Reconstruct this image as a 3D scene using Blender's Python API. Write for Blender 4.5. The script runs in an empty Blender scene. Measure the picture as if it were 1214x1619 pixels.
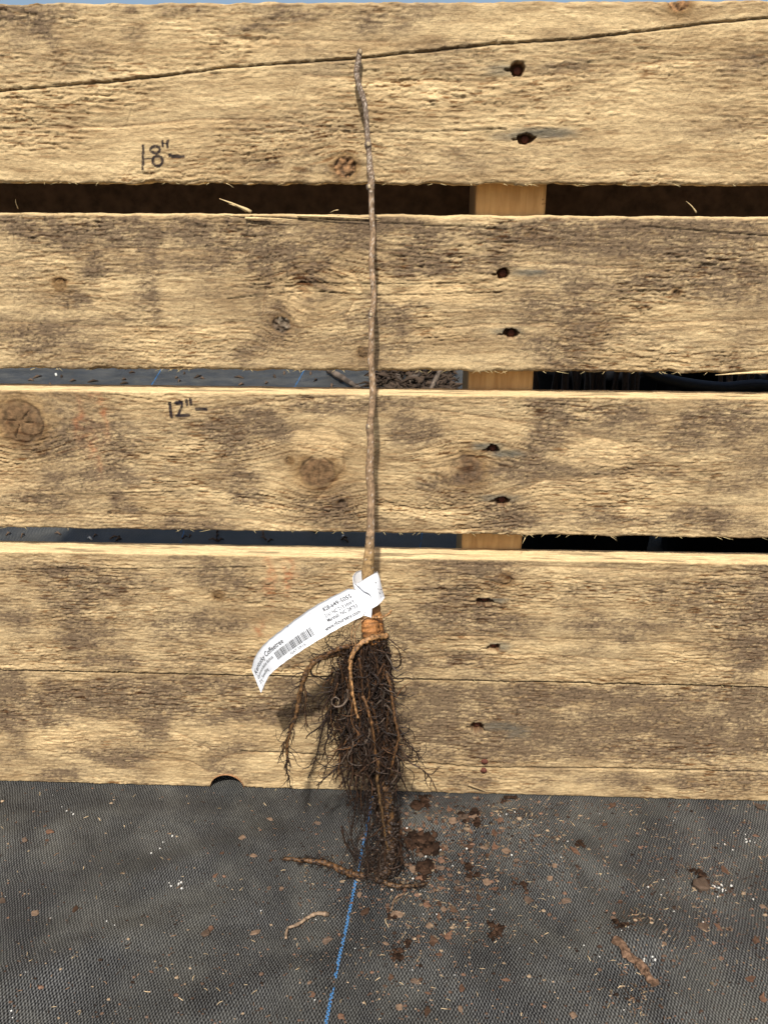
import bpy, bmesh, math, random
import numpy as np
from mathutils import Vector

# ------------------------------------------------------------------ camera, sky, sun, exposure
IN = 0.0254                                   # the scene is measured in inches, built in metres
W, H, F = 1214.0, 1619.0, 1300.0              # photograph size and focal length in its pixels
CAM = np.array([0.0, -20.466, 17.253])        # inches; pallet front plane is y = 0, ground z = 0
YAW, PITCH, ROLL = math.radians(-1.93), math.radians(21.3), math.radians(0.2)
SUN_EL, SUN_AZ = math.radians(51), math.radians(1.7)
scene = bpy.context.scene
col = scene.collection

def basis():
    cy, sy, cp, sp = math.cos(YAW), math.sin(YAW), math.cos(PITCH), math.sin(PITCH)
    f = np.array([sy * cp, cy * cp, -sp]); r = np.array([cy, -sy, 0.0]); u = np.cross(r, f)
    cr, sr = math.cos(ROLL), math.sin(ROLL)
    return cr * r + sr * u, -sr * r + cr * u, f
RX, UY, FZ = basis()

from mathutils import Matrix
cd = bpy.data.cameras.new('camera')
cam = bpy.data.objects.new('camera', cd); col.objects.link(cam)
cam.matrix_world = Matrix(((RX[0], UY[0], -FZ[0], CAM[0] * IN), (RX[1], UY[1], -FZ[1], CAM[1] * IN),
                           (RX[2], UY[2], -FZ[2], CAM[2] * IN), (0, 0, 0, 1)))
cd.sensor_fit = 'VERTICAL'; cd.sensor_height = 24.0; cd.lens = 24.0 * F / H
cd.clip_start = 0.01; cd.clip_end = 500
scene.camera = cam

world = bpy.data.worlds.new('World'); scene.world = world; world.use_nodes = True
wn = world.node_tree; bg = wn.nodes['Background']
sky = wn.nodes.new('ShaderNodeTexSky'); sky.sky_type = 'NISHITA'; sky.sun_disc = False
sky.sun_elevation = SUN_EL; sky.sun_rotation = math.radians(180) + SUN_AZ
sky.dust_density = 3.0
wn.links.new(sky.outputs[0], bg.inputs[0]); bg.inputs[1].default_value = 0.095
sd = bpy.data.lights.new('sun', 'SUN'); sd.energy = 4.3; sd.angle = math.radians(1.6); sd.color = (1.0, 0.965, 0.90)
sun = bpy.data.objects.new('sun', sd); col.objects.link(sun)
ldir = Vector((math.sin(SUN_AZ) * math.cos(SUN_EL), math.cos(SUN_AZ) * math.cos(SUN_EL), -math.sin(SUN_EL)))
sun.rotation_euler = ldir.to_track_quat('-Z', 'Y').to_euler(); sun.location = (-0.3, -2, 2.5)
vs = scene.view_settings
vs.view_transform = 'Standard'; vs.look = 'None'; vs.gamma = 1.0; vs.use_curve_mapping = False
vs.exposure = 0.38

# ------------------------------------------------------------------ measuring helpers (inches)
def ray(px, py):
    return FZ + RX * (px - W / 2) / F - UY * (py - H / 2) / F
def at(px, py, Y=0.0):                        # point on the vertical plane y = Y
    d = ray(px, py); return CAM + d * ((Y - CAM[1]) / d[1])
def gnd(px, py, z=0.0):                       # point on the ground
    d = ray(px, py); return CAM + d * ((z - CAM[2]) / d[2])
YB = gnd(582, 1390)[1]                        # where the roots touch the ground
YT, ZT = -0.16, 20.3                          # where the top of the stem rests on the boards
def lean(px, py, off=0.0):                    # point on the leaning plane of the seedling, off inches towards the camera
    d = ray(px, py); k = (YT - YB) / ZT
    t = (YB + k * CAM[2] - off - CAM[1]) / (d[1] - k * d[2])
    return CAM + d * t
def pxin(p):                                  # photograph pixels per inch at a point
    return F / float((np.asarray(p) - CAM) @ FZ)

# ------------------------------------------------------------------ noise
_rs = np.random.RandomState(7)
_ang = _rs.rand(256) * 2 * np.pi
_gx, _gy = np.cos(_ang), np.sin(_ang)
def _hash(ix, iy, s):
    n = (ix * 374761393 + iy * 668265263 + s * 974634277) & 0xffffffff
    n = ((n ^ (n >> 13)) * 1274126177) & 0xffffffff
    return (n ^ (n >> 16)) & 255
def pn(x, y, s=0):
    x = np.asarray(x, float); y = np.asarray(y, float)
    x0 = np.floor(x); y0 = np.floor(y); fx = x - x0; fy = y - y0
    ix = x0.astype(np.int64); iy = y0.astype(np.int64)
    u = fx * fx * fx * (fx * (fx * 6 - 15) + 10); v = fy * fy * fy * (fy * (fy * 6 - 15) + 10)
    def g(dx, dy):
        h = _hash(ix + dx, iy + dy, s); return _gx[h] * (fx - dx) + _gy[h] * (fy - dy)
    a = g(0, 0); b = g(1, 0); c = g(0, 1); d = g(1, 1)
    return ((a * (1 - u) + b * u) * (1 - v) + (c * (1 - u) + d * u) * v) * 1.5
def fbm(x, y, s=0, o=4, g=0.5):
    t = 0; a = 1.0
    for i in range(o):
        t = t + a * pn(x, y, s + i * 17); x = x * 2.03 + 11.3; y = y * 2.03 + 5.7; a *= g
    return t
def sst(a, b, x):
    t = np.clip((x - a) / (b - a), 0, 1); return t * t * (3 - 2 * t)
def pdist(X, Z, pts):                         # distance from points to a polyline, and signed height above it
    best = np.full(X.shape, 1e9); sgn = np.zeros(X.shape)
    for (x0, z0), (x1, z1) in zip(pts[:-1], pts[1:]):
        dx, dz = x1 - x0, z1 - z0; L = dx * dx + dz * dz + 1e-12
        t = np.clip(((X - x0) * dx + (Z - z0) * dz) / L, 0, 1)
        ex, ez = X - x0 - t * dx, Z - z0 - t * dz
        d = np.sqrt(ex * ex + ez * ez)
        m = d < best; best = np.where(m, d, best); sgn = np.where(m, ez, sgn)
    return best, sgn
def on_board(pts):
    return [(at(*p)[0], at(*p)[2]) for p in pts]

# ------------------------------------------------------------------ object helpers
def link(o, parent=None):
    col.objects.link(o)
    if parent is not None: o.parent = parent
    return o
def empty(name, loc=(0, 0, 0)):
    o = bpy.data.objects.new(name, None); o.empty_display_size = 0.02; o.location = loc
    return link(o)
def tag(o, label=None, cat=None, group=None, kind=None):
    if label: o['label'] = label
    if cat: o['category'] = cat
    if group: o['group'] = group
    if kind: o['kind'] = kind
    return o
def np_mesh(name, V, faces, mat, smooth=True):    # V in inches; faces: int array (n,4) or (n,3) or a list of both
    me = bpy.data.meshes.new(name)
    if not isinstance(faces, list): faces = [faces]
    idx = np.concatenate([np.asarray(f, np.int32).ravel() for f in faces])
    tot = np.concatenate([np.full(len(f), np.asarray(f).shape[1], np.int32) for f in faces])
    st = np.concatenate([[0], np.cumsum(tot)[:-1]]).astype(np.int32)
    me.vertices.add(len(V)); me.vertices.foreach_set('co', (np.asarray(V, np.float32) * IN).ravel())
    me.loops.add(len(idx)); me.loops.foreach_set('vertex_index', idx)
    me.polygons.add(len(tot)); me.polygons.foreach_set('loop_start', st); me.polygons.foreach_set('loop_total', tot)
    me.update(calc_edges=True); me.validate()
    me.polygons.foreach_set('use_smooth', np.full(len(me.polygons), smooth, bool))
    me.materials.append(mat)
    return me
def np_obj(name, V, faces, mat, parent=None, smooth=True):
    o = bpy.data.objects.new(name, np_mesh(name, V, faces, mat, smooth)); return link(o, parent)
def set_col(me, name, C):
    a = me.attributes.new(name, 'FLOAT_COLOR', 'POINT')
    C = np.asarray(C, np.float32)
    if C.shape[1] == 3: C = np.hstack([C, np.ones((len(C), 1), np.float32)])
    a.data.foreach_set('color', C.ravel())
def quads(nr, nc, off=0):
    i = np.arange(nr - 1)[:, None] * nc + np.arange(nc - 1)[None, :] + off
    return np.stack([i, i + 1, i + nc + 1, i + nc], -1).reshape(-1, 4)
class Geo:                                    # collects tubes and lumps into one mesh, with a colour per vertex
    def __init__(s): s.V = []; s.Q = []; s.T = []; s.C = []; s.n = 0
    def add(s, V, Q=None, T=None, c=(0.1, 0.1, 0.1)):
        V = np.asarray(V, float); s.V.append(V)
        if Q is not None and len(Q): s.Q.append(np.asarray(Q) + s.n)
        if T is not None and len(T): s.T.append(np.asarray(T) + s.n)
        c = np.asarray(c, float); s.C.append(np.tile(c, (len(V), 1)) if c.ndim == 1 else c); s.n += len(V)
    def tube(s, P, R, sides=6, c=(0.1, 0.1, 0.1), rough=0.0, seed=0, cap=True, jit=0.0):
        P = np.asarray(P, float); R = np.asarray(R, float) * np.ones(len(P)); n = len(P)
        T = np.gradient(P, axis=0); T /= np.linalg.norm(T, axis=1)[:, None] + 1e-12
        ref = np.array([0.31, 0.93, 0.19]); A = np.cross(T, ref); A /= np.linalg.norm(A, axis=1)[:, None] + 1e-9
        B = np.cross(T, A); th = np.arange(sides) * 2 * np.pi / sides
        rr = R[:, None] * np.ones((1, sides))
        if rough:
            ii = np.arange(n)[:, None]
            rr = rr * (1 + rough * pn(ii * 0.37 + seed * 3.1, np.cos(th)[None] * 1.3 + np.sin(th)[None] * 0.7 + 9, seed)
                       + 0.6 * rough * pn(ii * 1.1 + seed, th[None] * 1.9 + 3, seed + 5))
        V = P[:, None] + rr[..., None] * (np.cos(th)[None, :, None] * A[:, None] + np.sin(th)[None, :, None] * B[:, None])
        i = np.arange(n - 1)[:, None] * sides + np.arange(sides)[None]
        j = np.arange(n - 1)[:, None] * sides + (np.arange(sides)[None] + 1) % sides
        Q = np.stack([i, j, j + sides, i + sides], -1).reshape(-1, 4)
        V = V.reshape(-1, 3); Tr = []
        if cap:
            V = np.vstack([V, P[:1], P[-1:]]); a, b = len(V) - 2, len(V) - 1
            for k in range(sides):
                k2 = (k + 1) % sides; Tr.append((a, k2, k)); Tr.append((b, (n - 1) * sides + k, (n - 1) * sides + k2))
        c = np.asarray(c, float)
        if jit:
            cv = np.repeat(c, sides, 0) if c.ndim == 2 else np.tile(c, (n * sides, 1)); ii = np.repeat(np.arange(n), sides); tt = np.tile(th, n)
            f = np.clip(1 + jit * 1.6 * fbm(ii * .33 + seed * 7, np.cos(tt) * 1.1 + np.sin(tt) * .6 + 20, seed + 9, 3), .12, 2.0)[:, None]; c = cv * f; c = np.vstack([c, c[:1], c[-1:]]) if cap else c
        elif c.ndim == 2: c = np.vstack([np.repeat(c, sides, 0), c[:1], c[-1:]]) if cap else np.repeat(c, sides, 0)
        s.add(V, Q, Tr, c)
    def obj(s, name, mat, parent=None, smooth=True):
        f = []
        if s.Q: f.append(np.concatenate(s.Q))
        if s.T: f.append(np.concatenate(s.T))
        o = np_obj(name, np.vstack(s.V), f, mat, parent, smooth); set_col(o.data, 'tint', np.vstack(s.C)); return o
def spline(pts, n):                           # smooth resampling of a list of tuples
    P = np.asarray(pts, float); t = np.linspace(0, len(P) - 1, n); i = np.clip(t.astype(int), 0, len(P) - 2); f = (t - i)[:, None]
    Pm = np.vstack([2 * P[0] - P[1], P, 2 * P[-1] - P[-2]]); a, b, c, d = Pm[i], Pm[i + 1], Pm[i + 2], Pm[i + 3]
    return 0.5 * (2 * b + (c - a) * f + (2 * a - 5 * b + 4 * c - d) * f ** 2 + (3 * b - a - 3 * c + d) * f ** 3)

# ------------------------------------------------------------------ materials
def new_mat(name, rough=0.8, spec=0.3):
    m = bpy.data.materials.new(name); m.use_nodes = True; nt = m.node_tree
    b = nt.nodes['Principled BSDF']; b.inputs['Roughness'].default_value = rough
    b.inputs['Specular IOR Level'].default_value = spec
    return m, nt, b
def nd(nt, t, **kw):
    n = nt.nodes.new(t)
    for k, v in kw.items(): setattr(n, k, v)
    return n
def math_n(nt, op, a, b=None, clamp=False):
    n = nd(nt, 'ShaderNodeMath', operation=op, use_clamp=clamp)
    for i, x in enumerate((a, b)):
        if x is None: continue
        if isinstance(x, (int, float)): n.inputs[i].default_value = x
        else: nt.links.new(x, n.inputs[i])
    return n.outputs[0]
def mixc(nt, fac, a, b, blend='MIX'):
    n = nd(nt, 'ShaderNodeMix', data_type='RGBA', blend_type=blend)
    for i, x in ((0, fac), (6, a), (7, b)):
        if isinstance(x, (int, float)): n.inputs[i].default_value = x
        elif isinstance(x, tuple): n.inputs[i].default_value = (*x, 1)
        else: nt.links.new(x, n.inputs[i])
    return n.outputs[2]
def noise_n(nt, vec, scale, detail=4, rough=0.55, dist=0.0):
    n = nd(nt, 'ShaderNodeTexNoise'); n.inputs['Scale'].default_value = scale
    n.inputs['Detail'].default_value = detail; n.inputs['Roughness'].default_value = rough; n.inputs['Distortion'].default_value = dist
    if vec is not None: nt.links.new(vec, n.inputs['Vector'])
    return n.outputs[0]
def coord(nt, sc=(1, 1, 1), rot=(0, 0, 0)):
    tc = nd(nt, 'ShaderNodeTexCoord'); mp = nd(nt, 'ShaderNodeMapping')
    mp.inputs['Scale'].default_value = sc; mp.inputs['Rotation'].default_value = rot
    nt.links.new(tc.outputs['Object'], mp.inputs[0]); return mp.outputs[0]
def ramp(nt, f, stops):
    n = nd(nt, 'ShaderNodeValToRGB'); e = n.color_ramp.elements
    while len(e) < len(stops): e.new(0.5)
    for k, (p, c) in zip(e, stops): k.position = p; k.color = (*c, 1) if isinstance(c, tuple) else (c, c, c, 1)
    nt.links.new(f, n.inputs[0]); return n.outputs[0]
def bump(nt, b, h, strength, dist):
    n = nd(nt, 'ShaderNodeBump'); n.inputs['Strength'].default_value = strength; n.inputs['Distance'].default_value = dist
    nt.links.new(h, n.inputs['Height']); nt.links.new(n.outputs[0], b.inputs['Normal'])
def tint_mat(name, rough, spec, nscale, amt, bstr=0.4, bdist=0.0004, attr='tint', stretch=(1, 1, 1)):
    m, nt, b = new_mat(name, rough, spec)
    a = nd(nt, 'ShaderNodeAttribute', attribute_name=attr)
    v = coord(nt, stretch); f = noise_n(nt, v, nscale, 5, 0.65)
    k = ramp(nt, f, [(0.3, 1 - amt), (0.7, 1 + amt * 0.6)])
    nt.links.new(mixc(nt, 1.0, a.outputs['Color'], k, 'MULTIPLY'), b.inputs['Base Color'])
    bump(nt, b, f, bstr, bdist); return m

def wood_material():
    m, nt, b = new_mat('rough_sawn_pine', 0.88, 0.15)
    a = nd(nt, 'ShaderNodeAttribute', attribute_name='wood_color')
    f1 = noise_n(nt, coord(nt, (0.16, 1, 1)), 1500, 4, 0.6, 0.3)
    f2 = noise_n(nt, coord(nt, (0.5, 1, 1)), 2200, 3, 0.6)
    k = ramp(nt, f1, [(0.28, 0.66), (0.5, 1.0), (0.72, 1.18)])
    k2 = ramp(nt, f2, [(0.3, 0.82), (0.7, 1.12)])
    c = mixc(nt, 1.0, a.outputs['Color'], k, 'MULTIPLY'); c = mixc(nt, 1.0, c, k2, 'MULTIPLY')
    nt.links.new(c, b.inputs['Base Color'])
    bump(nt, b, math_n(nt, 'ADD', f1, f2), 0.55, 0.0006); return m
M_WOOD = wood_material()

def plain_wood():
    m, nt, b = new_mat('planed_pine', 0.8, 0.2)
    f = noise_n(nt, coord(nt, (1, 1, 0.12)), 260, 5, 0.6, 0.4); s = noise_n(nt, coord(nt), 90, 3)
    c = ramp(nt, f, [(0.3, (0.36, 0.21, 0.085)), (0.6, (0.50, 0.32, 0.14)), (0.8, (0.58, 0.40, 0.19))])
    sp = ramp(nt, s, [(0.67, 0.0), (0.71, 1.0)])
    nt.links.new(mixc(nt, sp, c, (0.10, 0.035, 0.02)), b.inputs['Base Color']); bump(nt, b, f, 0.3, 0.0004); return m
M_PINE = plain_wood()

def fabric_material():
    m, nt, b = new_mat('woven_weed_fabric', 0.6, 0.13)
    base = coord(nt, (1 / IN, 1 / IN, 1 / IN))
    wob = nd(nt, 'ShaderNodeTexNoise'); wob.inputs['Scale'].default_value = 0.45; wob.inputs['Detail'].default_value = 2
    nt.links.new(base, wob.inputs['Vector'])
    off = nd(nt, 'ShaderNodeVectorMath', operation='SCALE'); off.inputs[3].default_value = 0.30
    nt.links.new(wob.outputs['Color'], off.inputs[0])
    fine = nd(nt, 'ShaderNodeTexNoise'); fine.inputs['Scale'].default_value = 9; fine.inputs['Detail'].default_value = 1
    nt.links.new(base, fine.inputs['Vector'])
    off2 = nd(nt, 'ShaderNodeVectorMath', operation='SCALE'); off2.inputs[3].default_value = 0.05
    nt.links.new(fine.outputs['Color'], off2.inputs[0])
    add = nd(nt, 'ShaderNodeVectorMath', operation='ADD'); nt.links.new(base, add.inputs[0]); nt.links.new(off.outputs[0], add.inputs[1])
    add2 = nd(nt, 'ShaderNodeVectorMath', operation='ADD'); nt.links.new(add.outputs[0], add2.inputs[0]); nt.links.new(off2.outputs[0], add2.inputs[1])
    sep = nd(nt, 'ShaderNodeSeparateXYZ'); nt.links.new(add2.outputs[0], sep.inputs[0])
    sx = math_n(nt, 'SINE', math_n(nt, 'MULTIPLY', sep.outputs[0], math.pi / 0.039))
    sy = math_n(nt, 'SINE', math_n(nt, 'MULTIPLY', sep.outputs[1], math.pi / 0.071))
    p = math_n(nt, 'MULTIPLY', sx, sy); h = math_n(nt, 'ADD', math_n(nt, 'MULTIPLY', p, 0.5), 0.5)
    thr = noise_n(nt, base, 26, 2)                                         # tapes differ a little one from another
    w = math_n(nt, 'ADD', h, math_n(nt, 'MULTIPLY', math_n(nt, 'SUBTRACT', thr, 0.5), 0.55))
    c = ramp(nt, w, [(0.16, (0.004, 0.004, 0.005)), (0.38, (0.024, 0.024, 0.0235)), (0.64, (0.062, 0.062, 0.060)), (0.95, (0.130, 0.130, 0.124))])
    d1 = noise_n(nt, base, 0.5, 6, 0.62, 0.4); d2 = noise_n(nt, base, 14, 4, 0.7)
    dm = ramp(nt, math_n(nt, 'ADD', math_n(nt, 'MULTIPLY', d1, 0.75), math_n(nt, 'MULTIPLY', d2, 0.3)), [(0.47, 0.0), (0.70, 0.9)])
    dust = math_n(nt, 'MULTIPLY', dm, math_n(nt, 'ADD', math_n(nt, 'MULTIPLY', h, 0.38), 0.10))
    c = mixc(nt, dust, c, (0.23, 0.22, 0.18))
    dk = noise_n(nt, base, 0.33, 4, 0.6); c = mixc(nt, 1.0, c, ramp(nt, dk, [(0.35, 0.72), (0.65, 1.15)]), 'MULTIPLY')
    nt.links.new(c, b.inputs['Base Color'])
    nt.links.new(ramp(nt, dm, [(0.0, 0.46), (1.0, 0.8)]), b.inputs['Roughness'])
    bump(nt, b, w, 0.8, 0.0007); return m
M_FABRIC = fabric_material()
M_ROOT = tint_mat('dark_root', 0.5, 0.35, 700, 0.75, 0.8, 0.0007)
M_BARK = tint_mat('stem_bark', 0.75, 0.25, 620, 0.5, 0.45, 0.0007, stretch=(1, 1, 0.45))
M_SOIL = tint_mat('soil_and_chips', 0.9, 0.12, 700, 0.5, 0.6, 0.0006)
M_SPLINTER = tint_mat('pale_splinter_wood', 0.8, 0.2, 700, 0.3, 0.4, 0.0003)

def paper_material():
    m, nt, b = new_mat('white_tag_paper', 0.55, 0.35)
    f = noise_n(nt, coord(nt), 420, 4, 0.6); s = noise_n(nt, coord(nt), 330, 2)
    c = ramp(nt, f, [(0.3, (0.74, 0.76, 0.80)), (0.6, (0.82, 0.83, 0.85))])
    sp = ramp(nt, s, [(0.69, 0.0), (0.75, 0.9)])
    nt.links.new(mixc(nt, sp, c, (0.30, 0.26, 0.24)), b.inputs['Base Color']); bump(nt, b, f, 0.12, 0.0003)
    b.inputs['Subsurface Weight'].default_value = 0.0
    return m
M_PAPER = paper_material()
def flat_mat(name, c, rough=0.6, spec=0.3, var=0.25, scale=500):
    m, nt, b = new_mat(name, rough, spec)
    f = noise_n(nt, coord(nt), scale, 4, 0.6)
    nt.links.new(ramp(nt, f, [(0.3, tuple(x * (1 - var) for x in c)), (0.7, tuple(x * (1 + var) for x in c))]), b.inputs['Base Color'])
    bump(nt, b, f, 0.25, 0.0003); return m
M_INK = flat_mat('printed_ink', (0.045, 0.045, 0.05), 0.6, 0.2, 0.5, 2500)
M_BAR = flat_mat('barcode_ink', (0.012, 0.012, 0.014), 0.6, 0.2, 0.3, 2500)
M_RUST = flat_mat('rusty_nail', (0.10, 0.032, 0.018), 0.8, 0.3, 0.5, 1200)
M_BLUE = flat_mat('blue_marker_yarn', (0.030, 0.125, 0.28), 0.6, 0.3, 0.5, 1500)
M_POT = flat_mat('black_pot_plastic', (0.012, 0.013, 0.016), 0.5, 0.4, 0.3, 60)
M_PERLITE = flat_mat('white_perlite', (0.58, 0.56, 0.51), 0.8, 0.2, 0.15, 900)

# ------------------------------------------------------------------ ground
def axis(lo, hi, step, far, n=16):
    mid = np.arange(lo, hi + step / 2, step); g = np.geomspace(step, far, n)
    g = np.cumsum(np.diff(g)) if False else np.geomspace(1.0, far, n)
    return np.concatenate([(lo - g)[::-1], mid, hi + g])
def bump_at(X, Y, px, py, sx, sy, a, rot=0.0):
    g = gnd(px, py); dx, dy = X - g[0], Y - g[1]; c, s = math.cos(rot), math.sin(rot)
    e = ((dx * c + dy * s) / sx) ** 2 + ((-dx * s + dy * c) / sy) ** 2
    return a * np.exp(-e)
def ground_h(X, Y):
    h = 0.10 * fbm(X * 0.16 + 3, Y * 0.2, 31, 3) + 0.025 * fbm(X * 0.8 + Y * 0.5, Y * 0.9 - X * 0.3, 37, 3)
    h = h + bump_at(X, Y, 1010, 1490, 1.0, 0.8, 0.42) + bump_at(X, Y, 880, 1360, 0.35, 1.6, 0.22, 0.35)
    h = h + bump_at(X, Y, 1000, 1400, 0.4, 2.0, 0.18, 0.8) + bump_at(X, Y, 300, 1360, 2.4, 0.5, 0.15, 0.45) + bump_at(X, Y, 160, 1500, 2.4, 0.5, 0.15, 0.5) + bump_at(X, Y, 480, 1540, 2.0, 0.5, 0.10, 0.3)
    h = h + bump_at(X, Y, 700, 1300, 0.9, 0.5, 0.08)
    g0, g1 = gnd(938, 1490), gnd(934, 1640)                                 # overlapped edge of the next width of fabric
    xs = g0[0] + (g1[0] - g0[0]) * (Y - g0[1]) / (g1[1] - g0[1])
    h = h + 0.05 * sst(-0.02, 0.02, xs - X) * sst(g0[1] + 0.3, g0[1] - 0.3, Y)
    near = sst(-1.2, -0.3, Y) * (1 - sst(0.5, 3, Y))
    h = h * (1 - near) - 0.04 * near
    fade = np.exp(-(np.maximum(np.abs(X) - 16, 0) / 8) ** 2 - (np.maximum(np.abs(Y + 6) - 14, 0) / 10) ** 2)
    rootspot = np.exp(-((X - gnd(590, 1385)[0]) / 2.5) ** 2 - ((Y - YB) / 1.6) ** 2)
    return h * fade * (1 - 0.9 * rootspot)
gx = axis(-14, 15, 0.09, 2600, 18); gy = axis(-14, 3, 0.07, 2600, 18)
GX, GY = np.meshgrid(gx, gy)
ground = np_obj('ground', np.stack([GX, GY, ground_h(GX, GY)], -1).reshape(-1, 3), quads(len(gy), len(gx)), M_FABRIC)
tag(ground, kind='structure')

def stitches(xa, ya, xb, yb, name, pitch=0.105, wid=0.066):                 # blue marker yarn woven into the fabric
    L = math.hypot(xb - xa, yb - ya); n = int(L / pitch); G = Geo(); rnd = random.Random(3)
    dx, dy = (xb - xa) / L, (yb - ya) / L
    for i in range(n):
        t = i / n; cx, cy = xa + (xb - xa) * t, ya + (yb - ya) * t
        for sgn in (-1, 1):
            k = t * L + (pitch * 0.5 if sgn > 0 else 0)
            px, py = xa + dx * k - dy * sgn * wid * 0.27, ya + dy * k + dx * sgn * wid * 0.27
            if rnd.random() < 0.15: continue
            hl = pitch * 0.40 * rnd.uniform(0.8, 1.15); hw = wid * 0.27
            pts = []
            for a, z in ((-1, 0.002), (-0.5, 0.02), (0.5, 0.022), (1, 0.002)):
                for b in (-1, 1):
                    x, y = px + dx * a * hl - dy * b * hw, py + dy * a * hl + dx * b * hw; pts.append((x, y, float(ground_h(np.array([x]), np.array([y]))[0]) + z))
            G.add(pts, [(0, 1, 3, 2), (2, 3, 5, 4), (4, 5, 7, 6)], None, (0.1, 0.1, 0.1))
    return G.obj(name, M_BLUE, ground, smooth=False)
b0, b1 = gnd(590, 1256), gnd(512, 1640)
stitches(b0[0] + (b0[0] - b1[0]) * 0.05, b0[1] + (b0[1] - b1[1]) * 0.05, b1[0], b1[1], 'marker_yarn')

# ------------------------------------------------------------------ pallet boards
TH = 0.72
def fit_line(pts):
    q = np.array([(at(*p)[0], at(*p)[2]) for p in pts]); return np.polyfit(q[:, 0], q[:, 1], 1)
LINES = {
 '1t': fit_line([(0, 5), (607, 4), (1214, 0)]), '1b': fit_line([(0, 289), (607, 291), (1214, 293)]),
 '2t': fit_line([(0, 337), (560, 341), (1214, 344)]), '2b': fit_line([(0, 583), (610, 586), (1100, 589.5), (1214, 591)]),
 '3t': fit_line([(0, 616), (560, 623), (1214, 630)]), '3b': fit_line([(0, 834.5), (560, 840.6), (1214, 852)]),
 '4t': fit_line([(0, 872), (560, 879.5), (1214, 892)]), '4b': fit_line([(0, 1062), (430, 1066), (620, 1071), (1000, 1081), (1214, 1089)]),
 '5t': fit_line([(0, 1063.5), (430, 1067.5), (620, 1072.5), (1000, 1082.5), (1214, 1090.5)]),
 '5b': fit_line([(0, 1239), (330, 1243), (620, 1253), (900, 1261), (1214, 1270)])}

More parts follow.
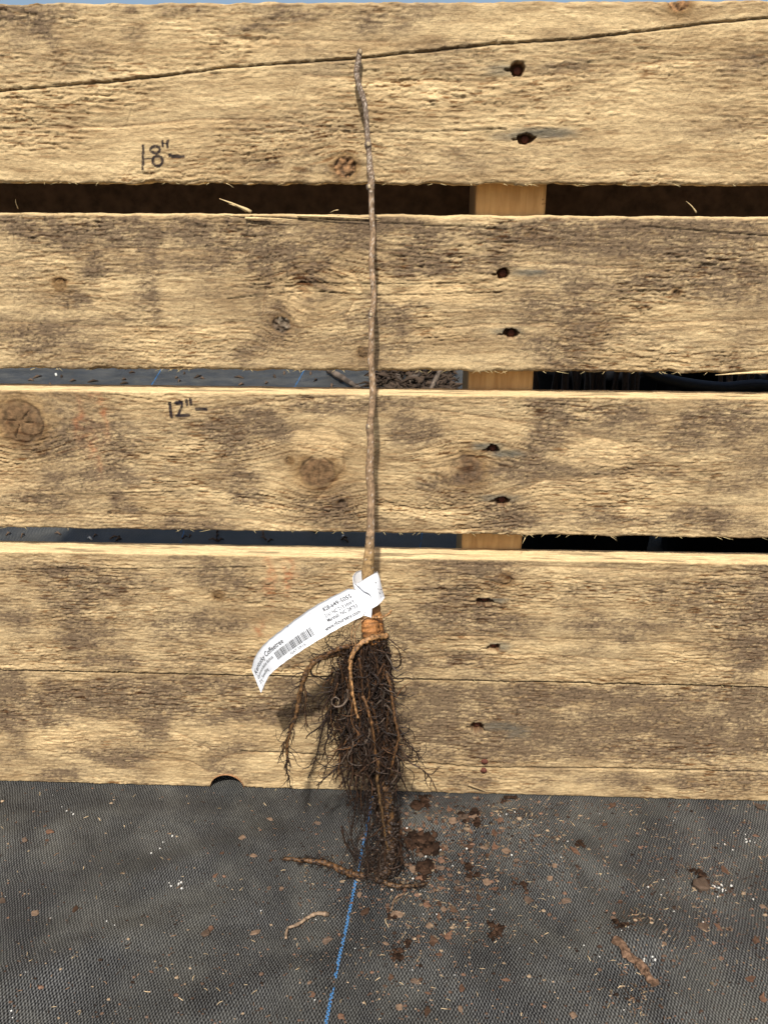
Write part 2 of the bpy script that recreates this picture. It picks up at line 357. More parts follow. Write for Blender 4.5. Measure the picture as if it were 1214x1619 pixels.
# marks on each board, in photograph pixels on the board's face
BOARD = {
 1: dict(
   knots=[(545, 264, 15, 'knot'), (1075, 0, 15, 'knot')],
   cracks=[([(-700, 190), (-200, 160), (0, 144), (200, 127), (370, 106), (570, 92), (780, 70), (910, 62), (1110, 38), (1214, 28), (1700, 0)], 0.024, 0.10),
           ([(560, 209), (660, 208), (800, 204)], 0.018, 0.05)],
   rings=[[(-50, 205), (200, 200), (320, 188), (440, 190), (560, 210)], [(594, 125), (760, 130), (870, 118), (930, 106), (1060, 96), (1260, 92)],
          [(380, 62), (500, 64), (610, 66)], [(480, 118), (600, 126)]],
   holes=[(818, 109, 13, 8), (830, 219, 14, 6)],
   grey=[(795, 110, 28, 8, 0.7), (860, 210, 52, 8, 0.9), (800, 216, 26, 6, 0.6)],
   stains=[(20, 18, 62, 26, 1.3), (72, 42, 14, 28, 1.1), (60, 30, 30, 30, .8), (195, 18, 22, 10, .8), (290, 14, 30, 10, .8), (455, 20, 40, 12, .9), (400, 46, 40, 6, .7), (215, 50, 18, 8, .6),
           (145, 80, 25, 14, .5), (120, 108, 40, 14, .45), (590, 30, 40, 20, .7), (640, 20, 60, 24, .55), (520, 100, 60, 18, .4), (480, 205, 90, 16, .5), (390, 205, 30, 12, .5), (1190, 95, 40, 16, .6),
           (930, 70, 70, 12, .4), (1140, 200, 60, 14, .35), (690, 250, 130, 14, .35), (420, 255, 40, 10, .45), (720, 90, 80, 14, .45), (900, 110, 60, 8, .5), (30, 70, 40, 30, .45), (520, 262, 40, 18, .5)],
   mild=0.06, rust=[]),
 2: dict(
   knots=[(445, 513, 12, 'bark'), (490, 462, 34, 'swirl'), (840, 372, 7, 'small'), (95, 449, 8, 'small'), (575, 558, 7, 'small'), (1068, 463, 5, 'hole')],
   cracks=[([(400, 450), (480, 446), (600, 449), (760, 448)], 0.014, 0.05), ([(360, 472), (480, 460), (600, 467), (790, 463)], 0.014, 0.05),
           ([(600, 352), (720, 358), (800, 362)], 0.018, 0.05), ([(1010, 358), (1120, 366), (1230, 374)], 0.018, 0.05), ([(380, 342), (470, 346), (590, 350)], 0.03, 0.06)],
   rings=[[(-40, 425), (90, 400), (200, 392), (420, 400)], [(594, 398), (690, 402), (780, 412), (900, 418), (1010, 425), (1230, 440)],
          [(-40, 505), (120, 515), (280, 518), (400, 508)], [(415, 500), (420, 455), (450, 424), (510, 414), (560, 432), (575, 465)], [(450, 490), (455, 462), (485, 448), (525, 455)], [(545, 500), (560, 475), (640, 462)], [(600, 530), (760, 512), (930, 512), (1230, 505)]],
   holes=[(795, 433, 11, 6.5), (808, 528, 13, 6)],
   grey=[(835, 431, 28, 5, 0.8), (800, 524, 26, 5, 0.7)],
   stains=[(45, 360, 45, 14, .8), (110, 365, 30, 12, .6), (170, 355, 24, 18, .7), (235, 395, 14, 30, .9), (222, 375, 12, 12, .7), (295, 365, 24, 16, .7), (145, 430, 22, 18, .8), (235, 460, 16, 30, .8), (120, 475, 14, 12, .6),
           (205, 350, 30, 10, .7), (440, 400, 30, 50, .6), (390, 370, 40, 20, .5), (540, 370, 60, 20, .6), (480, 440, 50, 26, .5), (660, 360, 70, 16, .8), (830, 370, 50, 14, .9), (690, 420, 90, 16, .6),
           (960, 370, 80, 22, .7), (1120, 370, 80, 26, .8), (1010, 450, 60, 20, .55), (920, 450, 50, 24, .55), (1150, 440, 70, 24, .7), (800, 480, 80, 20, .4), (330, 420, 40, 20, .4), (80, 540, 40, 14, .35), (1080, 540, 80, 14, .3), (600, 500, 40, 16, .5), (650, 480, 60, 10, .45)],
   fresh=[(690, 466, 80, 13, .8), (470, 470, 22, 36, .6), (440, 450, 20, 30, .5)], mild=0.34, rust=[]),
 3: dict(
   knots=[(33, 667, 33, 'big'), (502, 747, 25, 'big'), (738, 744, 24, 'big'), (458, 728, 5, 'small'), (540, 796, 6, 'hole')],
   cracks=[([(-60, 788), (100, 782), (300, 776), (420, 784), (540, 800)], 0.013, 0.03), ([(600, 790), (660, 804), (730, 805), (760, 798)], 0.013, 0.03)],
   rings=[[(-40, 815), (200, 812), (400, 822), (520, 836), (700, 838), (800, 832)], [(620, 640), (740, 655), (860, 672), (980, 700), (1030, 735), (960, 752), (840, 756)],
          [(320, 650), (440, 632), (560, 625)], [(600, 795), (690, 808), (780, 790), (860, 760), (1010, 752)], [(880, 812), (1000, 800), (1230, 800)], [(900, 640), (1010, 655), (1230, 665)], [(400, 700), (470, 680), (540, 690), (545, 740), (500, 790), (440, 800), (330, 770)]],
   holes=[(779, 711, 10, 5.5), (793, 793, 12, 6)],
   grey=[(770, 706, 26, 6, .9), (800, 717, 26, 6, .9), (790, 788, 34, 7, .7)],
   stains=[(160, 700, 40, 22, .6), (190, 740, 20, 50, .7), (140, 760, 40, 30, .5), (200, 795, 16, 16, .9), (365, 700, 28, 30, .7), (380, 740, 24, 40, .6), (390, 785, 22, 12, .9), (60, 790, 60, 16, .5), (870, 650, 34, 26, .9), (860, 690, 24, 30, .8),
           (860, 740, 40, 14, .6), (800, 815, 36, 18, .9), (660, 680, 28, 20, .7), (600, 640, 60, 12, .5), (1000, 660, 60, 22, .5), (1140, 660, 50, 24, .6), (1080, 690, 40, 20, .45), (1060, 740, 40, 16, .4), (940, 815, 60, 12, .5), (420, 670, 30, 20, .7), (520, 640, 50, 14, .6),
           (300, 830, 40, 10, .6), (560, 830, 40, 10, .5), (1100, 820, 60, 14, .5), (90, 700, 30, 30, .5), (700, 770, 40, 30, .3), (520, 810, 40, 14, .5), (1190, 740, 40, 40, .4)],
   fresh=[(500, 700, 45, 22, .7), (940, 720, 70, 28, .5), (700, 730, 30, 30, .4)], mild=0.27, rust=[(125, 660, 8, 30, .5), (158, 650, 7, 40, .6), (150, 720, 8, 30, .5), (20, 760, 30, 20, .1)]),
 4: dict(
   knots=[(798, 916, 9, 'small'), (345, 941, 6, 'small')],
   cracks=[([(-60, 904), (60, 900), (200, 899), (330, 898), (420, 896)], 0.016, 0.05), ([(620, 932), (800, 930), (1000, 925), (1150, 920)], 0.012, 0.03), ([(700, 1012), (900, 1010), (1214, 1026)], 0.012, 0.03)],
   rings=[[(-50, 1050), (150, 1042), (350, 1048), (480, 1050)], [(620, 1004), (760, 1006), (940, 1010), (1230, 1024)], [(620, 1040), (850, 1034), (1230, 1060)], [(620, 890), (900, 896), (1230, 910)]],
   holes=[(765, 951, 15, 5), (780, 1025, 12, 5.5)],
   grey=[(780, 949, 22, 4, .8), (790, 1022, 18, 8, .8)],
   stains=[(20, 970, 40, 30, .7), (110, 950, 50, 30, .6), (140, 1000, 40, 26, .7), (200, 920, 50, 16, .5), (280, 980, 80, 30, .4), (350, 905, 40, 18, .6), (350, 985, 40, 16, .5), (80, 900, 60, 10, .6), (750, 900, 50, 16, .9), (700, 930, 40, 16, .7), (700, 980, 40, 18, .7), (790, 985, 36, 16, .8), (770, 960, 30, 20, .5),
           (640, 1000, 30, 20, .5), (1190, 980, 30, 80, .8), (1090, 960, 60, 26, .5), (960, 990, 60, 16, .45), (900, 930, 60, 16, .4), (750, 1045, 40, 14, .6), (200, 1045, 60, 10, .5), (450, 1045, 40, 12, .6), (1150, 1020, 40, 20, .4), (620, 1045, 50, 12, .6), (480, 905, 40, 16, .35)],
   mild=0.26, rust=[(425, 910, 8, 40, .55), (455, 905, 9, 34, .7), (420, 995, 8, 14, .6)]),
 5: dict(
   knots=[],
   cracks=[([(380, 1190), (460, 1193), (570, 1201), (640, 1206), (760, 1216), (950, 1217), (1214, 1223), (1700, 1240)], 0.030, 0.14), ([(150, 1122), (330, 1112), (400, 1106)], 0.012, 0.03)],
   rings=[[(-50, 1140), (100, 1130), (260, 1150), (340, 1190)], [(330, 1220), (360, 1195), (420, 1190), (480, 1195)], [(200, 1200), (300, 1205), (330, 1222)]],
   holes=[(754, 1153, 11, 8)],
   grey=[(790, 1150, 30, 8, .6), (820, 1160, 20, 12, .5)],
   stains=[(10, 1090, 26, 40, 1.0), (60, 1105, 60, 18, .8), (20, 1150, 20, 30, .7), (80, 1145, 16, 10, .6), (240, 1090, 70, 14, .8), (330, 1085, 80, 10, .7), (250, 1115, 50, 16, .9), (240, 1150, 20, 24, .8), (225, 1135, 12, 20, .7), (140, 1110, 50, 14, .6),
           (700, 1100, 90, 16, .9), (680, 1150, 60, 30, .8), (860, 1105, 110, 14, .8), (830, 1150, 70, 26, .9), (800, 1185, 50, 18, .7), (960, 1150, 90, 30, .8), (1110, 1150, 80, 36, .9), (1190, 1140, 40, 60, .9), (1000, 1110, 60, 12, .6), (920, 1185, 80, 14, .6), (1060, 1190, 60, 14, .7),
           (460, 1120, 30, 30, .5), (520, 1080, 80, 10, .5), (660, 1190, 40, 14, .5), (960, 1235, 60, 10, .5), (740, 1235, 40, 8, .5), (1080, 1235, 20, 14, .7), (180, 1190, 30, 20, .35), (90, 1227, 18, 7, .8), (380, 1180, 30, 16, .5), (120, 1190, 30, 10, .4), (420, 1130, 50, 24, .45)],
   fresh=[(140, 1170, 90, 20, .4), (380, 1160, 70, 22, .4)], mild=0.34, rust=[]),
}
INK = {
 1: [([(227, 230.5), (226.6, 250), (226.4, 268)], 4.6),
     ([(246 + 7.4 * math.cos(a), 236.5 - 5.2 * math.sin(a)) for a in np.linspace(0.3, 6.6, 16)], 4.6),
     ([(249.5 + 8 * math.cos(a), 254.5 - 8 * math.sin(a)) for a in np.linspace(0.3, 6.6, 16)], 4.6),
     ([(257.3, 224), (258, 232)], 4), ([(265.6, 223), (265.2, 233)], 4), ([(257, 226), (265, 228)], 2), ([(229, 252), (242, 249)], 1.6), ([(268.5, 245.5), (278, 247.5), (291, 247.3)], 5)],
 3: [([(268.7, 637), (271.5, 659)], 5.2), ([(277.5, 637), (285, 634.5), (288.3, 637.5), (287.8, 643), (285, 649), (283, 655)], 4.6),
     ([(280, 638.5), (287, 637)], 5.5), ([(280.2, 657.2), (298, 656.6)], 6), ([(295, 632.5), (296.2, 640.5)], 4.4), ([(301, 631.5), (302.3, 639.8)], 4.4), ([(311, 646.6), (326.5, 647.2)], 4.6)]}

def board_fields(n, X, Z, zt, zb):
    """relief (inches, towards the viewer) and colour of a board face"""
    b = BOARD[n]; s = n * 101
    gz = Z.copy(); knot = np.zeros_like(X); core = np.zeros_like(X); h = np.zeros_like(X); kring = np.zeros_like(X)
    kn = []
    for px, py, r, kind in b['knots']:
        if kind == 'none': continue
        c = at(px, py); R = r / pxin(c); kn.append((c[0], c[2], R, kind))
    for cx, cz, R, kind in kn:
        dx, dz = (X - cx), (Z - cz); rr = np.sqrt((dx / 1.25) ** 2 + dz ** 2)
        gz = gz - dz * 0.86 * np.exp(-(rr / (R * (2.7 if kind in ('big', 'knot', 'bark') else 1.7))) ** 2)
    gz = gz + 0.10 * pn(X * 0.22, Z * 0.5, s + 1) + 0.03 * pn(X * 0.9, Z * 1.5, s + 2)
    # torn fibres left by the saw: small overlapping lips
    rough = np.clip(0.62 + 0.75 * fbm(X * 0.28, Z * 0.8, s + 3, 3), 0.12, 1.35)
    ph = gz * 15 + 1.9 * pn(X * 0.9, gz * 5.0, s + 4) + 0.9 * pn(X * 3.2, gz * 9, s + 5)
    saw = ph - np.floor(ph); lip = np.clip(fbm(X * 1.9, gz * 13, s + 6, 2) * 1.6 + 0.25, 0, 1)
    h += 0.052 * rough * lip * (saw ** 1.5 - 0.4)
    ph2 = gz * 25 + 1.6 * pn(X * 2.4, gz * 10, s + 7); saw2 = ph2 - np.floor(ph2)
    h += 0.017 * rough * np.clip(fbm(X * 3.0, gz * 14, s + 8, 2) * 1.5 + 0.3, 0, 1) * (saw2 - 0.5)
    fib = fbm(X * 1.5, gz * 22, s + 9, 4, 0.62); h += 0.028 * rough * fib
    h += 0.010 * fbm(X * 9, Z * 14, s + 10, 3)
    kerf = pn((X * 0.92 - Z * 0.42) * 4.2, Z * 0.35, s + 11) * np.clip(fbm(X * 0.5, Z * 0.5, s + 12, 2) + 0.15, 0, 1)
    h += 0.010 * kerf
    sc = (X * 0.92 - Z * 0.40); lines = np.abs(pn(sc * 7, Z * 0.25 + 4, s + 13)); scratch = np.exp(-(lines / 0.02) ** 2) * sst(0.25, 0.5, fbm(X * 0.45, Z * 0.7, s + 14, 2))
    h -= 0.010 * scratch
    # colour of clean sawn pine
    t1 = 0.5 + 0.5 * np.clip(fbm(X * 0.35, gz * 2.2, s + 20, 4) * 1.3, -1, 1)
    t2 = 0.5 + 0.5 * np.clip(fbm(X * 1.6, gz * 15, s + 21, 3) * 1.3, -1, 1)
    light = np.array([0.650, 0.480, 0.256]); mid = np.array([0.335, 0.226, 0.112])
    k = np.clip(0.75 * t1 + 0.65 * t2 - 0.22, 0, 1)[..., None]
    C = mid * (1 - k) + light * k
    ringf = gz * 3.1 + 0.7 * pn(X * 0.13, gz * 0.6, s + 22); fr = ringf - np.floor(ringf)
    late = np.exp(-((fr - 0.85) / 0.09) ** 2) * np.clip(0.4 + fbm(X * 0.5, Z, s + 23, 2), 0, 1)
    C = C * (1 - 0.20 * late[..., None] * np.array([0.8, 1.0, 1.15]))
    # knots
    for cx, cz, R, kind in kn:
        dx, dz = X - cx, Z - cz; rr = np.sqrt((dx / 1.08) ** 2 + dz ** 2) * (1 + 0.10 * pn(dx * 2 / R + 7, dz * 2 / R, s + 30)); q = rr / R
        th = np.arctan2(dz, dx); halo = np.exp(-(np.maximum(q - 0.9, 0) / 0.65) ** 2) + 0.42 * np.exp(-(q / 2.7) ** 2); halo = np.clip(halo, 0, 1)
        amt = {'knot': .75, 'bark': .70, 'swirl': .30, 'big': .66, 'small': .8, 'hole': .85}[kind]
        rings = 0.5 + 0.5 * np.sin(q * 13 + 3 * pn(dx * 2 / R, dz * 2 / R, s + 31)) * np.exp(-(q / 1.8) ** 2)
        C = C * (1 - amt * halo[..., None] * (0.72 + 0.28 * rings[..., None] * (q[..., None] < 3)) * np.array([0.76, 0.88, 1.0]))
        edge = np.exp(-((q - 1) / (0.055 if kind == 'big' else 0.12)) ** 2) * np.clip(0.55 + 0.9 * np.sin(th * 1.0 + cx * 3 + 1), 0, 1)
        edge = edge * (0 if kind == 'swirl' else 1); C = C * (1 - 0.85 * edge[..., None]); h -= 0.04 * edge
        sm = np.clip(1 - q / 1.25, 0, 1) ** 0.5; h = h * (1 - 0.75 * (sm if kind == 'big' else sm * 0))
        if kind == 'big':
            cm = (1 - sst(0.80, 1.18, q)) * 0.86; C = C * (1 - cm[..., None]) + np.array([0.158, 0.090, 0.044]) * (cm * np.clip(0.95 + 0.7 * fbm(dx * 7, dz * 7, s + 34, 3) + 0.2 * (rings - .5), .4, 1.6))[..., None]
            for a0, r0, r1 in ((1.75 + cx, 0.15, 0.9), (4.6 + cx, 0.2, 0.75), (3.7 + cx, 0.2, 0.6), (0.5 + cx, 0.25, 0.8)):
                pts = [(cx + R * r0 * math.cos(a0), cz + R * r0 * math.sin(a0)), (cx + R * r1 * math.cos(a0 + .12), cz + R * r1 * math.sin(a0 + .12))]
                d, _ = pdist(X + .03 * pn(X * 9, Z * 9, s), Z, pts); m = np.exp(-(d / 0.018) ** 2) * (1 if cx < -8 else .35); C = C * (1 - 0.75 * m[..., None]); h -= 0.045 * m
        if kind in ('knot', 'bark'):
            m = (q < 1); f = fbm(dx * 9, dz * 9, s + 33, 3); h = np.where(m, h - 0.03 + 0.05 * f, h)
            tone = np.array([0.30, 0.25, 0.18]) if kind == 'bark' else np.array([0.30, 0.16, 0.07])
            C = np.where(m[..., None], tone * np.clip(0.8 + 1.0 * f, 0.15, 1.7)[..., None], C)
        if kind == 'hole':
            m = np.exp(-(q / 0.8) ** 4); h -= 0.10 * m; C = C * (1 - 0.8 * m[..., None])
        if kind == 'small':
            m = np.exp(-(q / 0.8) ** 4); h -= 0.02 * m
    # growth-ring edges that run along the face: pale below, browner above
    for pl in b['rings']:
        d, sg = pdist(X, Z, on_board(pl)); wob = sg + 0.02 * pn(X * 4, Z * 2, s + 40)
        ln = np.exp(-(d / 0.022) ** 2); C = C * (1 - 0.30 * ln[..., None] * np.array([.8, 1, 1.1]))
        lo = np.exp(-(d / 0.20) ** 2); C = C * (1 + 0.16 * (lo * (wob < 0) - lo * (wob >= 0))[..., None]); h -= 0.008 * ln
    # mildew and dirt, with fibres showing through
    st = np.zeros_like(X)
    w1 = X + 0.22 * fbm(X * 1.3, Z * 1.3, s + 50, 3); w2 = Z + 0.18 * fbm(X * 1.3 + 9, Z * 1.6, s + 51, 3)
    for px, py, sx, sz, a in b['stains']:
        c = at(px, py); p = pxin(c); st = np.maximum(st, a * np.exp(-(((w1 - c[0]) / (sx * 1.35 / p)) ** 2 + ((w2 - c[2]) / (sz * 1.4 / p)) ** 2) ** 1.1))
    st = np.clip(st * {1: .95, 2: 1.15, 3: 1.15, 4: 1.15, 5: 1.35}[n] + b['mild'] * (0.9 + 1.6 * fbm(X * 0.4, Z * 0.9, s + 52, 3)), 0, 1.25)
    spk = 0.5 + 0.45 * fbm(X * 1.3, Z * 2.8, s + 53, 4, 0.6) + 0.55 * fbm(X * 6.0, gz * 17, s + 59, 4, 0.7) + 0.45 * fib
    m = np.clip(st * (0.38 + 1.05 * np.clip(spk, 0, 1.25)), 0, 0.95)
    for px, py, sx, sz, a in b.get('fresh', []):
        c = at(px, py); p = pxin(c); fm = a * sst(0.2, 0.6, np.exp(-((w1 - c[0]) / (sx / p)) ** 2 - ((w2 - c[2]) / (sz / p)) ** 2))
        m = m * (1 - fm); C = C * (1 - fm[..., None]) + np.array([0.60, 0.425, 0.22]) * fm[..., None] * np.clip(0.8 + 0.4 * t2, 0, 1.2)[..., None]
    mil = np.array([0.128, 0.086, 0.054]); C = C * (1 - m[..., None] * 0.93) + mil * (m * 0.93)[..., None]
    dots = sst(0.42, 0.62, fbm(X * 11, Z * 13, s + 54, 2)) * np.clip(st * 1.2, 0, 1); C = C * (1 - 0.55 * dots[..., None])
    pores = sst(0.18, 0.70, fbm(X * 1.7, gz * 24, s + 55, 3)) * rough; C = C * (1 - 0.80 * np.clip(pores, 0, 1)[..., None] * np.array([.85, 1, 1.1]))
    C = C * (1 - 0.45 * (np.clip(scratch, 0, 1) * 0.8)[..., None])
    for px, py, sx, sz, a in b['rust']:
        c = at(px, py); p = pxin(c); r = a * np.exp(-((w1 - c[0]) / (sx / p)) ** 2 - ((w2 - c[2]) / (sz / p)) ** 2) * np.clip(0.7 + fbm(X * 5, Z * 7, s + 56, 3), 0, 1)
        C = C * (1 - r[..., None]) + np.array([0.36, 0.125, 0.05]) * r[..., None]
    for px, py, sx, sz, a in b['grey']:
        c = at(px, py); p = pxin(c); r = a * np.exp(-(((X - c[0]) + 0.05 * pn(X * 3, Z * 20, s + 57)) / (sx / p)) ** 4 - ((Z + 0.02 * pn(X * 4, Z * 8, s + 58) - c[2]) / (sz / p)) ** 4)
        C = C * (1 - 0.85 * r[..., None]) + np.array([0.105, 0.105, 0.085]) * (0.85 * r)[..., None] * np.clip(0.9 + 0.5 * fib, .5, 1.5)[..., None]; h = h * (1 - 0.5 * r)
    # cracks and nail holes
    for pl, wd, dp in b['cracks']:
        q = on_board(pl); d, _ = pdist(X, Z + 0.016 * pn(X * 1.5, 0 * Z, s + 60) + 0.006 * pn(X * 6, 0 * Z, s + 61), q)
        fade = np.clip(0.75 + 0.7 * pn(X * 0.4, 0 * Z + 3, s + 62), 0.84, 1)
        m = np.exp(-(d / (wd * 0.95 * fade)) ** 2); h -= dp * m; C = C * (1 - 0.72 * m[..., None])  # recess shade painted into the crack's colour, on top of the relief
        h += 0.010 * np.exp(-(d / (wd * 3)) ** 2)
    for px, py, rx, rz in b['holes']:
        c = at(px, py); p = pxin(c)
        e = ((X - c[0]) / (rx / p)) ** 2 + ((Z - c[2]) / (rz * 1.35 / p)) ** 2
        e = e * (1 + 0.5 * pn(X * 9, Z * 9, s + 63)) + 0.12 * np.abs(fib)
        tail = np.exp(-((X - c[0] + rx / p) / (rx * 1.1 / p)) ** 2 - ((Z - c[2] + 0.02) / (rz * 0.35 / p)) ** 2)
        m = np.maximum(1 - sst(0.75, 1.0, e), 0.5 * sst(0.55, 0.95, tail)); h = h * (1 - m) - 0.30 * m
        C = C * (1 - 0.75 * m[..., None] * np.array([.75, .95, 1.0]))  # hole interior coloured darker, standing in for shade inside it
    for pts, w in INK.get(n, []):
        q = on_board(pts); p = pxin(at(*pts[0])); d, _ = pdist(X, Z, q)
        m = 1 - sst(w / p * 0.40, w / p * 0.58, d + 0.010 * fib); m = m * (0.95 - 0.25 * np.clip(fbm(X * 6, gz * 26, s + 70, 2), 0, 1))
        C = C * (1 - m[..., None]) + np.array([0.012, 0.009, 0.014]) * m[..., None]
    return h, np.clip(C, 0.004, 0.85)

XD0, XD1, STEP = -13.0, 13.6, 1 / 37.0
xcols = np.concatenate([np.arange(-19, XD0, 0.25), np.arange(XD0, XD1, STEP), np.arange(XD1, 23.01, 0.25)])
NOTCH = (at(359, 1246)[0], at(359, 1246)[2], 27.0 / pxin(at(359, 1246)))
def make_board(n, parent, label):
    lt, lb = LINES['%dt' % n], LINES['%db' % n]; s = n * 101
    nf = int(3.75 / STEP); rows = []                       # (y, t up the board, kind)
    for y in np.linspace(TH, 0.03, 16): rows.append((y, 1.0, 0))
    for t in np.linspace(1, 0, nf): rows.append((0.0, t, 1))
    for y in np.linspace(0.03, TH, 9): rows.append((y, 0.0, 2))
    for z in np.concatenate([np.linspace(0.005, 0.22, 22), [0.6, 0.995]]): rows.append((TH, z, 3))
    Yr = np.array([r[0] for r in rows])[:, None]; Tr = np.array([r[1] for r in rows])[:, None]; K = np.array([r[2] for r in rows])[:, None]
    X = np.tile(xcols[None, :], (len(rows), 1))
    zt = np.polyval(lt, xcols)[None, :]; zb = np.polyval(lb, xcols)[None, :]
    fuzz = {1: 1.5, 2: 1.6, 3: 0.7, 4: 0.5, 5: 0.35}[n]
    zt = zt + 0.016 * fuzz * fbm(xcols * 1.1, 0 * xcols, s + 80, 4, 0.6)[None] ; zb = zb + 0.022 * fuzz * fbm(xcols * 1.4, 0 * xcols + 5, s + 81, 5, 0.65)[None]
    if n == 5: zt = zt - 0.022
    Z = zb + (zt - zb) * Tr
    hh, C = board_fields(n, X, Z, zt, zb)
    de = np.minimum(Z - zb, zt - Z); rad = {1: .07, 2: .09, 3: .05, 4: .04, 5: .03}[n]
    er = np.clip(1 - de / rad, 0, 1) ** 2 * rad * (0.8 + 0.8 * np.clip(fbm(X * 1.2, Z * 0.3, s + 82, 3), -1, 1))
    front = (K == 1)
    Y = np.where(front, -hh + er, Yr)
    edge = (K == 0) | (K == 2)
    g = fbm(X * 0.8, Yr * 14, s + 83, 4); Z = np.where(edge, Z + 0.008 * g * (Yr > 0.05) * (Yr < TH - 0.02), Z)
    y0 = Y[np.argmax(K[:, 0] == 1)]                        # edges meet the displaced face
    Y = np.where(edge, np.maximum(Yr, y0[None] * (1 - Yr / TH) + Yr), Y)
    cut = np.array([0.74, 0.545, 0.29]) * np.clip(0.95 + 0.30 * g, .5, 1.15)[..., None] * np.clip(1 - 0.5 * sst(.3, .6, fbm(X * .5, Yr * 3, s + 84, 3)), 0.4, 1)[..., None]
    if n == 5: cut = cut * np.where((K == 0)[..., None], 0.25, 1.0)          # upper edge coloured dark so the joint reads as a shaded gap
    C = np.where((K != 1)[..., None], np.clip(cut, 0, .82), C)
    strip = np.clip(1 - (zt - Z) / 0.05, 0, 1) * (K == 1) * {1: 0.2, 2: .75, 3: .75, 4: .75, 5: 0.0}[n]
    C = C * (1 - strip[..., None]) + np.array([0.70, 0.51, 0.26]) * strip[..., None]
    if n == 5: Y = Y + 0.06                               # the bottom board sits a little back from the one above
    V = np.stack([X, Y, Z], -1).reshape(-1, 3); nr, nc = len(rows), len(xcols)
    Q = np.vstack([quads(nr, nc), np.stack([(nr - 1) * nc + np.arange(nc - 1), (nr - 1) * nc + np.arange(1, nc), np.arange(1, nc), np.arange(nc - 1)], -1)])
    Cf = C.reshape(-1, 3); extra = None
    if n == 5:                                             # half-round fork notch cut through the lower edge
        cx, cz, R = NOTCH; cz = np.polyval(lb, cx) - 0.02; d = np.hypot(V[:, 0] - cx, V[:, 2] - cz); inside = d < R
        keep = ~inside[Q].all(1); Q = Q[keep]
        used = np.zeros(len(V), bool); used[Q.ravel()] = True
        mv = used & inside; f = R / np.maximum(d[mv], 1e-6)
        ang = np.arctan2(V[mv, 2] - cz, V[mv, 0] - cx); V[mv, 0] = cx + R * np.cos(ang); V[mv, 2] = cz + np.maximum(R * np.sin(ang), 0.0)
        na, ny = 60, 8; th = np.linspace(0.0, np.pi, na); yy = np.linspace(-0.012, TH + 0.002, ny)
        WX = cx + (R + 0.004 * pn(th * 9, 0 * th, 3)) [None] * np.cos(th)[None] + 0 * yy[:, None]; WZ = cz + R * np.sin(th)[None] + 0 * yy[:, None]
        WV = np.stack([WX, np.tile(yy[:, None], (1, na)), WZ], -1).reshape(-1, 3); Q2 = quads(ny, na) + len(V)
        V = np.vstack([V, WV]); Q = np.vstack([Q, Q2]); Cf = np.vstack([Cf, np.tile([0.40, 0.22, 0.11], (len(WV), 1)) * (0.8 + 0.3 * _rs.rand(len(WV), 1))])
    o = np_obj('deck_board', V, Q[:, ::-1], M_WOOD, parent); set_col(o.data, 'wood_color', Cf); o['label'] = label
    # nails sunk in their holes
    for px, py, rx, rz in BOARD[n]['holes']:
        c = at(px, py); G = Geo(); a = np.linspace(0, 2 * np.pi, 13)[:-1]; r = 0.085; yb = 0.06 if n == 5 else 0.0
        ringv = [(c[0] + 0.02 + r * math.cos(t), 0.215 + yb, c[2] - 0.01 + r * math.sin(t)) for t in a] + [(c[0] + 0.02 + r * .6 * math.cos(t), 0.195 + yb, c[2] - 0.01 + r * .6 * math.sin(t)) for t in a] + [(c[0] + 0.02, 0.19 + yb, c[2] - 0.01)]
        G.add(ringv, [(i, (i + 1) % 12, 12 + (i + 1) % 12, 12 + i) for i in range(12)], [(12 + i, 12 + (i + 1) % 12, 24) for i in range(12)])
        G.obj('nail', M_RUST, o)
    if n == 5:
        for px, py in ((766, 1206), (764.5, 1220)):
            c = at(px, py); G = Geo(); r = 0.105; a = np.linspace(0, 2 * np.pi, 15)[:-1]
            V2 = [(c[0] + r * math.cos(t), 0.09, c[2] + r * .8 * math.sin(t)) for t in a] + [(c[0] + r * math.cos(t), 0.025, c[2] + r * .8 * math.sin(t)) for t in a] + [(c[0], 0.01, c[2])]
            k = 14; G.add(V2, [(i, (i + 1) % k, k + (i + 1) % k, k + i) for i in range(k)], [(k + i, k + (i + 1) % k, 2 * k) for i in range(k)])
            G.obj('nail', M_RUST, o)
    # torn fibres along the lower edge
    rnd = random.Random(n); G = Geo(); cnt = {1: 45, 2: 60, 3: 42, 4: 6, 5: 5}[n]
    for i in range(cnt):
        x = rnd.gauss(rnd.choice((-9, -5.5, -1, 2, 4.5, 8, 11)), 1.6); z = float(np.polyval(lb, x)); L = rnd.uniform(0.03, 0.14) * (2.2 if rnd.random() < 0.14 else 1); dr = rnd.choice((-1, 1))
        P = [(x, 0.03, z + 0.01), (x + dr * L * .6, -0.01 - rnd.random() * .03, z - 0.012), (x + dr * L, -0.02 - rnd.random() * .05, z - rnd.uniform(0.0, 0.045) - 0.01)]
        k = rnd.uniform(.7, 1.1); G.tube(P, [0.009, 0.006, 0.002], 3, (0.58 * k, 0.45 * k, 0.22 * k), cap=False)
    tag(G.obj('edge_fibres', M_SPLINTER, o), kind='stuff')
    return o

pallet = empty('wooden_pallet', (0, 0, 0))
tag(pallet, 'weathered rough pine pallet standing on edge behind the bare root seedling', 'pallet')
BL = ['rough top board with long slanting crack and handwritten 18 inch mark', 'board with silvery bark knot and two sunken nails', 'board with three round knots and handwritten 12 inch mark',
      'board behind the white plant tag, pale cut upper edge', 'dirty bottom board with half round notch and rusty nail heads']
boards = [make_board(i + 1, pallet, BL[i]) for i in range(5)]

